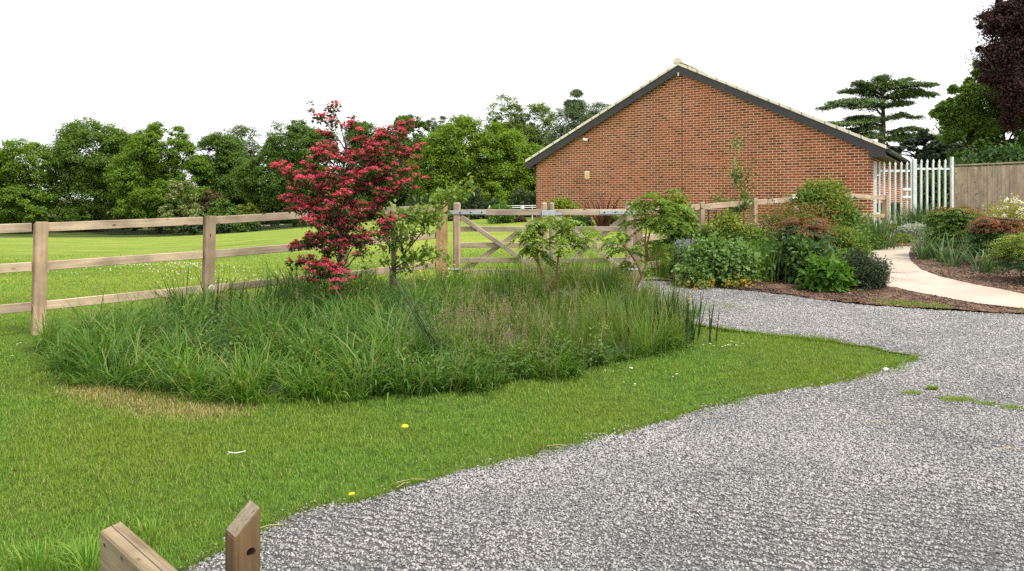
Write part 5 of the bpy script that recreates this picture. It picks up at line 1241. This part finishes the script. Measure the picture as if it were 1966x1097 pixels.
# black hooped railing behind the border fence
y = 17.0
hr = thing('hooped_railing', 'black hooped metal railing behind the border fence in front of the brick wall', 'railing', (X(1395, y), y, e1(X(1395, y), y)))
for px in (1354, 1366, 1380, 1394, 1408, 1422):
    bm = bmesh.new(); c = X(px, y); r_ = 5.5 * y / F; zt = Z(404, y)
    bm_tube(bm, [(c - r_, y, e1(c, y)), (c - r_, y, zt - r_)] + [(c - r_ * math.cos(a), y, zt - r_ + r_ * math.sin(a)) for a in np.linspace(.3, 2.84, 7)] + [(c + r_, y, zt - r_), (c + r_, y, e1(c, y))], .014, 6)
    obj('hoop', bm_mesh('hoop', bm), M['dark_metal'], hr)
bm = bmesh.new(); bm_tube(bm, [(X(1345, y), y + .03, Z(399, y)), (X(1445, y), y + .03, Z(399, y))], .02, 6); obj('top_bar', bm_mesh('top_bar', bm), M['dark_metal'], hr)
# bed edging strip
bm = bmesh.new(); ee = GP([(1240, 543), (1268, 543), (1290, 545), (1320, 549), (1355, 553), (1400, 557), (1450, 562), (1500, 567)])
for a, b in zip(ee[:-1], ee[1:]):
    za, zb2 = e1(*a), e1(*b); bm_prism(bm, [(a[0], a[1] + .01, za), (b[0], b[1] + .01, zb2), (b[0], b[1] + .01, zb2 + .05), (a[0], a[1] + .01, za + .05)], (0, .012, 0))
tag(obj('edging_strip', bm_mesh('edging_strip', bm), M['black_strap']), 'thin black edging strip between gravel and planted border', 'edging')

# ---------------------------------------------------------------- far side furniture
y = 108.0; x = X(533, y); g = e1(x, y)
lb = thing('litter_bin', 'dark blue litter bin on the far side of the field', 'bin', (x, y, g))
bm = bmesh.new(); bm_tube(bm, [(x, y, g), (x, y, g + .8)], [.24, .27], 12); obj('body', bm_mesh('body', bm), M['bin_blue'], lb)
bm = bmesh.new(); bm_tube(bm, [(x, y, g + .8005), (x, y, g + .88), (x, y, g + .95)], [.29, .27, .1], 12); obj('lid', bm_mesh('lid', bm), M['dark_metal'], lb)
y = 110.5; x = X(514, y); g = e1(x, y)
pb = thing('park_bench', 'brown timber bench under the far trees left of the bin', 'bench', (x, y, g))
for nm, lo, hi in (('seat', (-.75, -.25, .42), (.75, .2, .48)), ('backrest', (-.75, .22, .5), (.75, .27, .95)), ('leg', (-.65, -.2, 0), (-.57, .18, .419)), ('leg', (.57, -.2, 0), (.65, .18, .419))):
    bm = bmesh.new(); bm_box(bm, lo, hi, .01); obj(nm, bm_mesh(nm, bm), M['oldpost'], pb, Matrix.Translation((x, y, g)))
for px, h, mt, lab in ((506, 2.2, 'grey_bark', 'thin timber post left of the far bench'), (526, 1.9, 'white_paint', 'thin white post between the far bench and the bin'), (587, 2.1, 'grey_bark', 'thin timber post beyond the field beside the hawthorn')):
    x = X(px, 107.0); g = e1(x, 107); bm = bmesh.new(); bm_tube(bm, [(x, 107, g - .2), (x, 107, g + h), (x, 107, g + h + .06)], [.075, .07, .02], 8); tag(obj('marker_post', bm_mesh('marker_post', bm), M[mt]), lab, 'post')

# ---------------------------------------------------------------- small flowers and litter
def flower_mesh(name, r, npet, stem, mats, cup=.2):
    L = Leafer(); a = np.arange(npet) * 2 * math.pi / npet; d = np.stack([np.cos(a), np.sin(a), np.full(npet, cup)], -1)
    L.add(np.repeat([[0, 0, stem]], npet, 0), d, np.repeat([[0, 0, 1.0]], npet, 0), r, r * 1.3 * 3.14 / npet * 1.6)
    v = np.concatenate(L.v); f = np.concatenate(L.f)
    sv = np.array([[-.001, 0, 0], [.001, 0, 0], [.001, 0, stem], [-.001, 0, stem], [-r * .3, 0, stem + .002], [0, -r * .3, stem + .002], [r * .3, 0, stem + .002], [0, r * .3, stem + .003]])
    o = len(v); sf = np.array([[0, 1, 2], [0, 2, 3], [4, 5, 6], [4, 6, 7]]) + o
    me = npmesh(name, np.concatenate([v, sv]), np.concatenate([f, sf]))
    for m in mats: me.materials.append(M[m])
    me.polygons.foreach_set('material_index', np.array([0] * len(f) + [1, 1, 2, 2], np.int32)); return me
def flowers(name, label, cat, me, pts, zoff, group, seed, sc=(.65, 1.0)):
    r = np.random.default_rng(seed); src = None
    for (x, y) in pts:
        if src is None: o = bpy.data.objects.new(name, me); src = o
        else: o = src.copy()
        COL.objects.link(o); tag(o, label, cat, group)
        o.location = (x, y, e1(x, y) + (zoff(x, y) if callable(zoff) else zoff)); o.rotation_euler = (r.normal(-.15, .2), r.normal(0, .2), r.uniform(0, 6.28)); o.scale = (r.uniform(*sc),) * 3
r = np.random.default_rng(301)
daisy = flower_mesh('daisy', .012, 9, .05, ('white_flower', 'green_mid', 'butter'))
flowers('daisy', 'tiny white daisy in the patch of lawn right of the long grass tip', 'flower', daisy, [G(r.normal(1402, 22), r.normal(672, 4)) for _ in range(20)], 0, 'daisies right of the long grass', 302)
flowers('daisy', 'tiny white daisy on the lawn in front of the long grass', 'flower', daisy, [G(*p) for p in ((1098, 732), (1106, 727), (1165, 719), (1174, 722), (1175, 708), (1190, 706), (1191, 711), (1192, 716), (1191, 722), (1208, 716), (1212, 716), (1278, 721), (1293, 733), (1302, 728), (1195, 743), (1215, 752), (1219, 746))], 0, 'daisies in front of the long grass', 303)
flowers('daisy', 'tiny white daisy on the lawn by the first fence post', 'flower', daisy, [G(*p) for p in ((38, 668), (46, 672), (52, 675), (12, 694), (22, 693), (42, 666), (125, 598), (118, 600))], 0, 'daisies by the first fence post', 304)
butter = flower_mesh('buttercup', .017, 5, .0, ('butter', 'green_mid', 'butter'), .8)
flowers('buttercup', 'yellow buttercup among the long grass in front of the gate post', 'flower', butter, [(X(px, yy), yy) for px, yy in zip(r.uniform(770, 905, 30), r.uniform(9.6, 10.6, 30))], lambda x, y: r.uniform(.36, .62), 'buttercups in the long grass', 305, (.9, 1.5))
flowers('buttercup', 'yellow buttercup at the gravel beside the right tip of the long grass', 'flower', butter, [(X(px, 8.9), 8.9) for px in (1322, 1329, 1327)], .3, 'buttercups beside the gravel', 306, (.9, 1.3))
dand = flower_mesh('dandelion', .024, 14, .05, ('butter', 'green_mid', 'butter'), .35)
flowers('dandelion', 'single yellow dandelion in the open lawn', 'flower', dand, [G(777, 834)], 0, None, 307, (1, 1.1))
flowers('dandelion', 'yellow dandelion near the lower edge of the lawn by the gravel', 'flower', dand, [G(676, 964)], 0, None, 308, (.75, .8))
x, y = X(405, 9.0), 9.0; g = e1(x, y)
dc = thing('dandelion_clock', 'white dandelion seed head in front of the second fence post', 'flower', (x, y, g))
bm = bmesh.new(); bm_tube(bm, [(x, y, g), (x + .01, y, Z(553, y))], .003, 5); obj('stem', bm_mesh('stem', bm), M['green_mid'], dc)
L = Leafer(); d = unit(r.normal(size=(260, 3))); L.add(np.array([[x + .01, y, Z(553, y)]]) + d * .012, d, unit(r.normal(size=(260, 3))), .03, .007); obj('seed_globe', L.mesh('seed_globe'), M['white_flower'], dc)
# white clover in the field
poly = GP([(90, 525), (300, 505), (520, 520), (850, 500), (880, 520), (600, 545), (300, 550), (120, 545)])
q = scatter(poly, 45, r, lambda x, y: np.clip(.5 + .5 * np.sin(x * 1.3) * np.sin(y * .9 + x * .4), .05, 1)); n = len(q); L = Leafer(); m = 6
d = unit(r.normal(size=(n * m, 3)) + [0, 0, .4]); L.add(np.repeat(np.stack([q[:, 0], q[:, 1], E(q[:, 0], q[:, 1]) + .05], -1), m, 0), d, unit(r.normal(size=(n * m, 3))), .014, .012)
tag(obj('clover_flowers', L.mesh('clover_flowers'), M['white_flower']), 'drift of white clover flowers in the mown field behind the fence', 'clover', kind='stuff')
# grass tufts in the gravel
for i, (px, py, n, s, lab) in enumerate([(1750, 760, 90, .045, 'sparse grass tuft in the gravel, leftmost of the row near the right edge'), (1790, 752, 220, .025, 'tiny grass tuft in the gravel behind the leftmost one of the row'), (1838, 773, 220, .075, 'largest flat grass tuft in the gravel of the row near the right edge'),
        (1893, 782, 90, .045, 'small grass tuft in the gravel, second from the right edge'), (1942, 789, 90, .045, 'small grass tuft in the gravel nearest the right edge'), (1385, 592, 160, .22, 'flat patch of grass in the far gravel near the border'), (1495, 648, 160, .28, 'thin grass creeping into the gravel behind the lawn tip')]):
    rr = np.random.default_rng(320 + i); x, y = G(px, py); b = np.stack([x + np.clip(rr.normal(0, s, n), -1.5 * s, 1.5 * s), y + np.clip(rr.normal(0, s * .45, n), -.7 * s, .7 * s), np.zeros(n)], -1); b[:, 2] = E(b[:, 0], b[:, 1]) + .012
    v, f = blades(b, rr.uniform(0, 6.28, n), np.abs(rr.normal(.5, .3, n)), rr.uniform(.025, .05, n), np.full(n, .006), np.abs(rr.normal(.6, .3, n)), 3, rng=rr); tag(obj('grass_tuft', npmesh('grass_tuft', v, f), M['lawn']), lab, 'grass', 'grass tufts growing in the gravel', 'stuff' if i == 6 else None)
b_ = GP([(1560, 574), (1600, 571), (1650, 577), (1700, 582), (1780, 588), (1870, 595), (1966, 599), (1966, 606), (1870, 602), (1750, 595), (1650, 588), (1560, 577)])
q = scatter(b_, 3000, r, lambda x, y: np.clip(np.sin(x * 4.0) + .35, 0, 1)); n = len(q)
v, f = blades(np.stack([q[:, 0], q[:, 1], E(q[:, 0], q[:, 1]) + .03], -1), r.uniform(0, 6.28, n), np.abs(r.normal(.4, .3, n)), r.uniform(.02, .05, n), np.full(n, .008), np.abs(r.normal(.6, .3, n)), 2, rng=r)
tag(obj('border_grass', npmesh('border_grass', v, f), M['lawn']), 'patchy grass along the soil edge between border and gravel', 'grass', kind='stuff')
for i, (px, py, n, h, lab) in enumerate([(175, 1096, 120, .17, 'longer grass tuft against the left face of the timber beam'), (75, 1090, 110, .13, 'longer grass tuft in the bottom left corner of the picture'), (290, 1030, 60, .09, 'small longer grass tuft on the lawn behind the timber beam')]):
    straps('grass_tuft', lab, px, py, None, n, h, .005, 'lawn', 340 + i, .35, 1.0, .05, 'grass')
x, y = G(1700, 717); bm = bmesh.new(); bmesh.ops.create_icosphere(bm, subdivisions=2, radius=.019)
for v in bm.verts: v.co = Vector((v.co.x * 1.2, v.co.y, v.co.z * .8)) * (1 + .12 * math.sin(v.co.x * 90 + v.co.y * 70))
tag(obj('white_stone', bm_mesh('white_stone', bm, True), M['white_stone'], None, Matrix.Translation((x, y, e1(x, y) + .03))), 'single white stone at the gravel edge near the lawn tip', 'stone')
x, y = G(455, 884); g = e1(x, y) + .045
bm = bmesh.new(); bm_tube(bm, [(x - .055, y, g - .01), (x - .05, y, g + .004), (x - .03, y, g), (x, y - .01, g + .002), (x + .035, y, g + .006), (x + .05, y, g + .01)], .0032, 5)
tag(obj('pale_twig', bm_mesh('pale_twig', bm), M['white_stone']), 'thin bent white twig lying on the lawn', 'twig')
for i, (px, py, a, ln) in enumerate([(790, 938, .3, .16), (775, 946, .9, .1), (1370, 812, -.3, .14), (1690, 822, 0, .12), (515, 1030, .5, .14), (1070, 868, .1, .12), (1935, 874, 0, .14)]):
    x, y = G(px, py); g = e1(x, y) + .036; bm = bmesh.new(); bm_tube(bm, [(x - math.cos(a) * ln / 2, y - math.sin(a) * ln / 2, g), (x, y + .008, g + .006), (x + math.cos(a) * ln / 2, y + math.sin(a) * ln / 2, g)], 0.0016, 5)
    tag(obj('straw_stalk', bm_mesh('straw_stalk', bm), M['straw']), ('yellow straw stalk', 'short bent straw stalk', 'straw stalk')[i % 3] + ' lying ' + ('across the edge of gravel and lawn' if i not in (3, 4, 7) else 'on the open gravel'), 'straw', 'straw stalks lying on the gravel')
print('done')
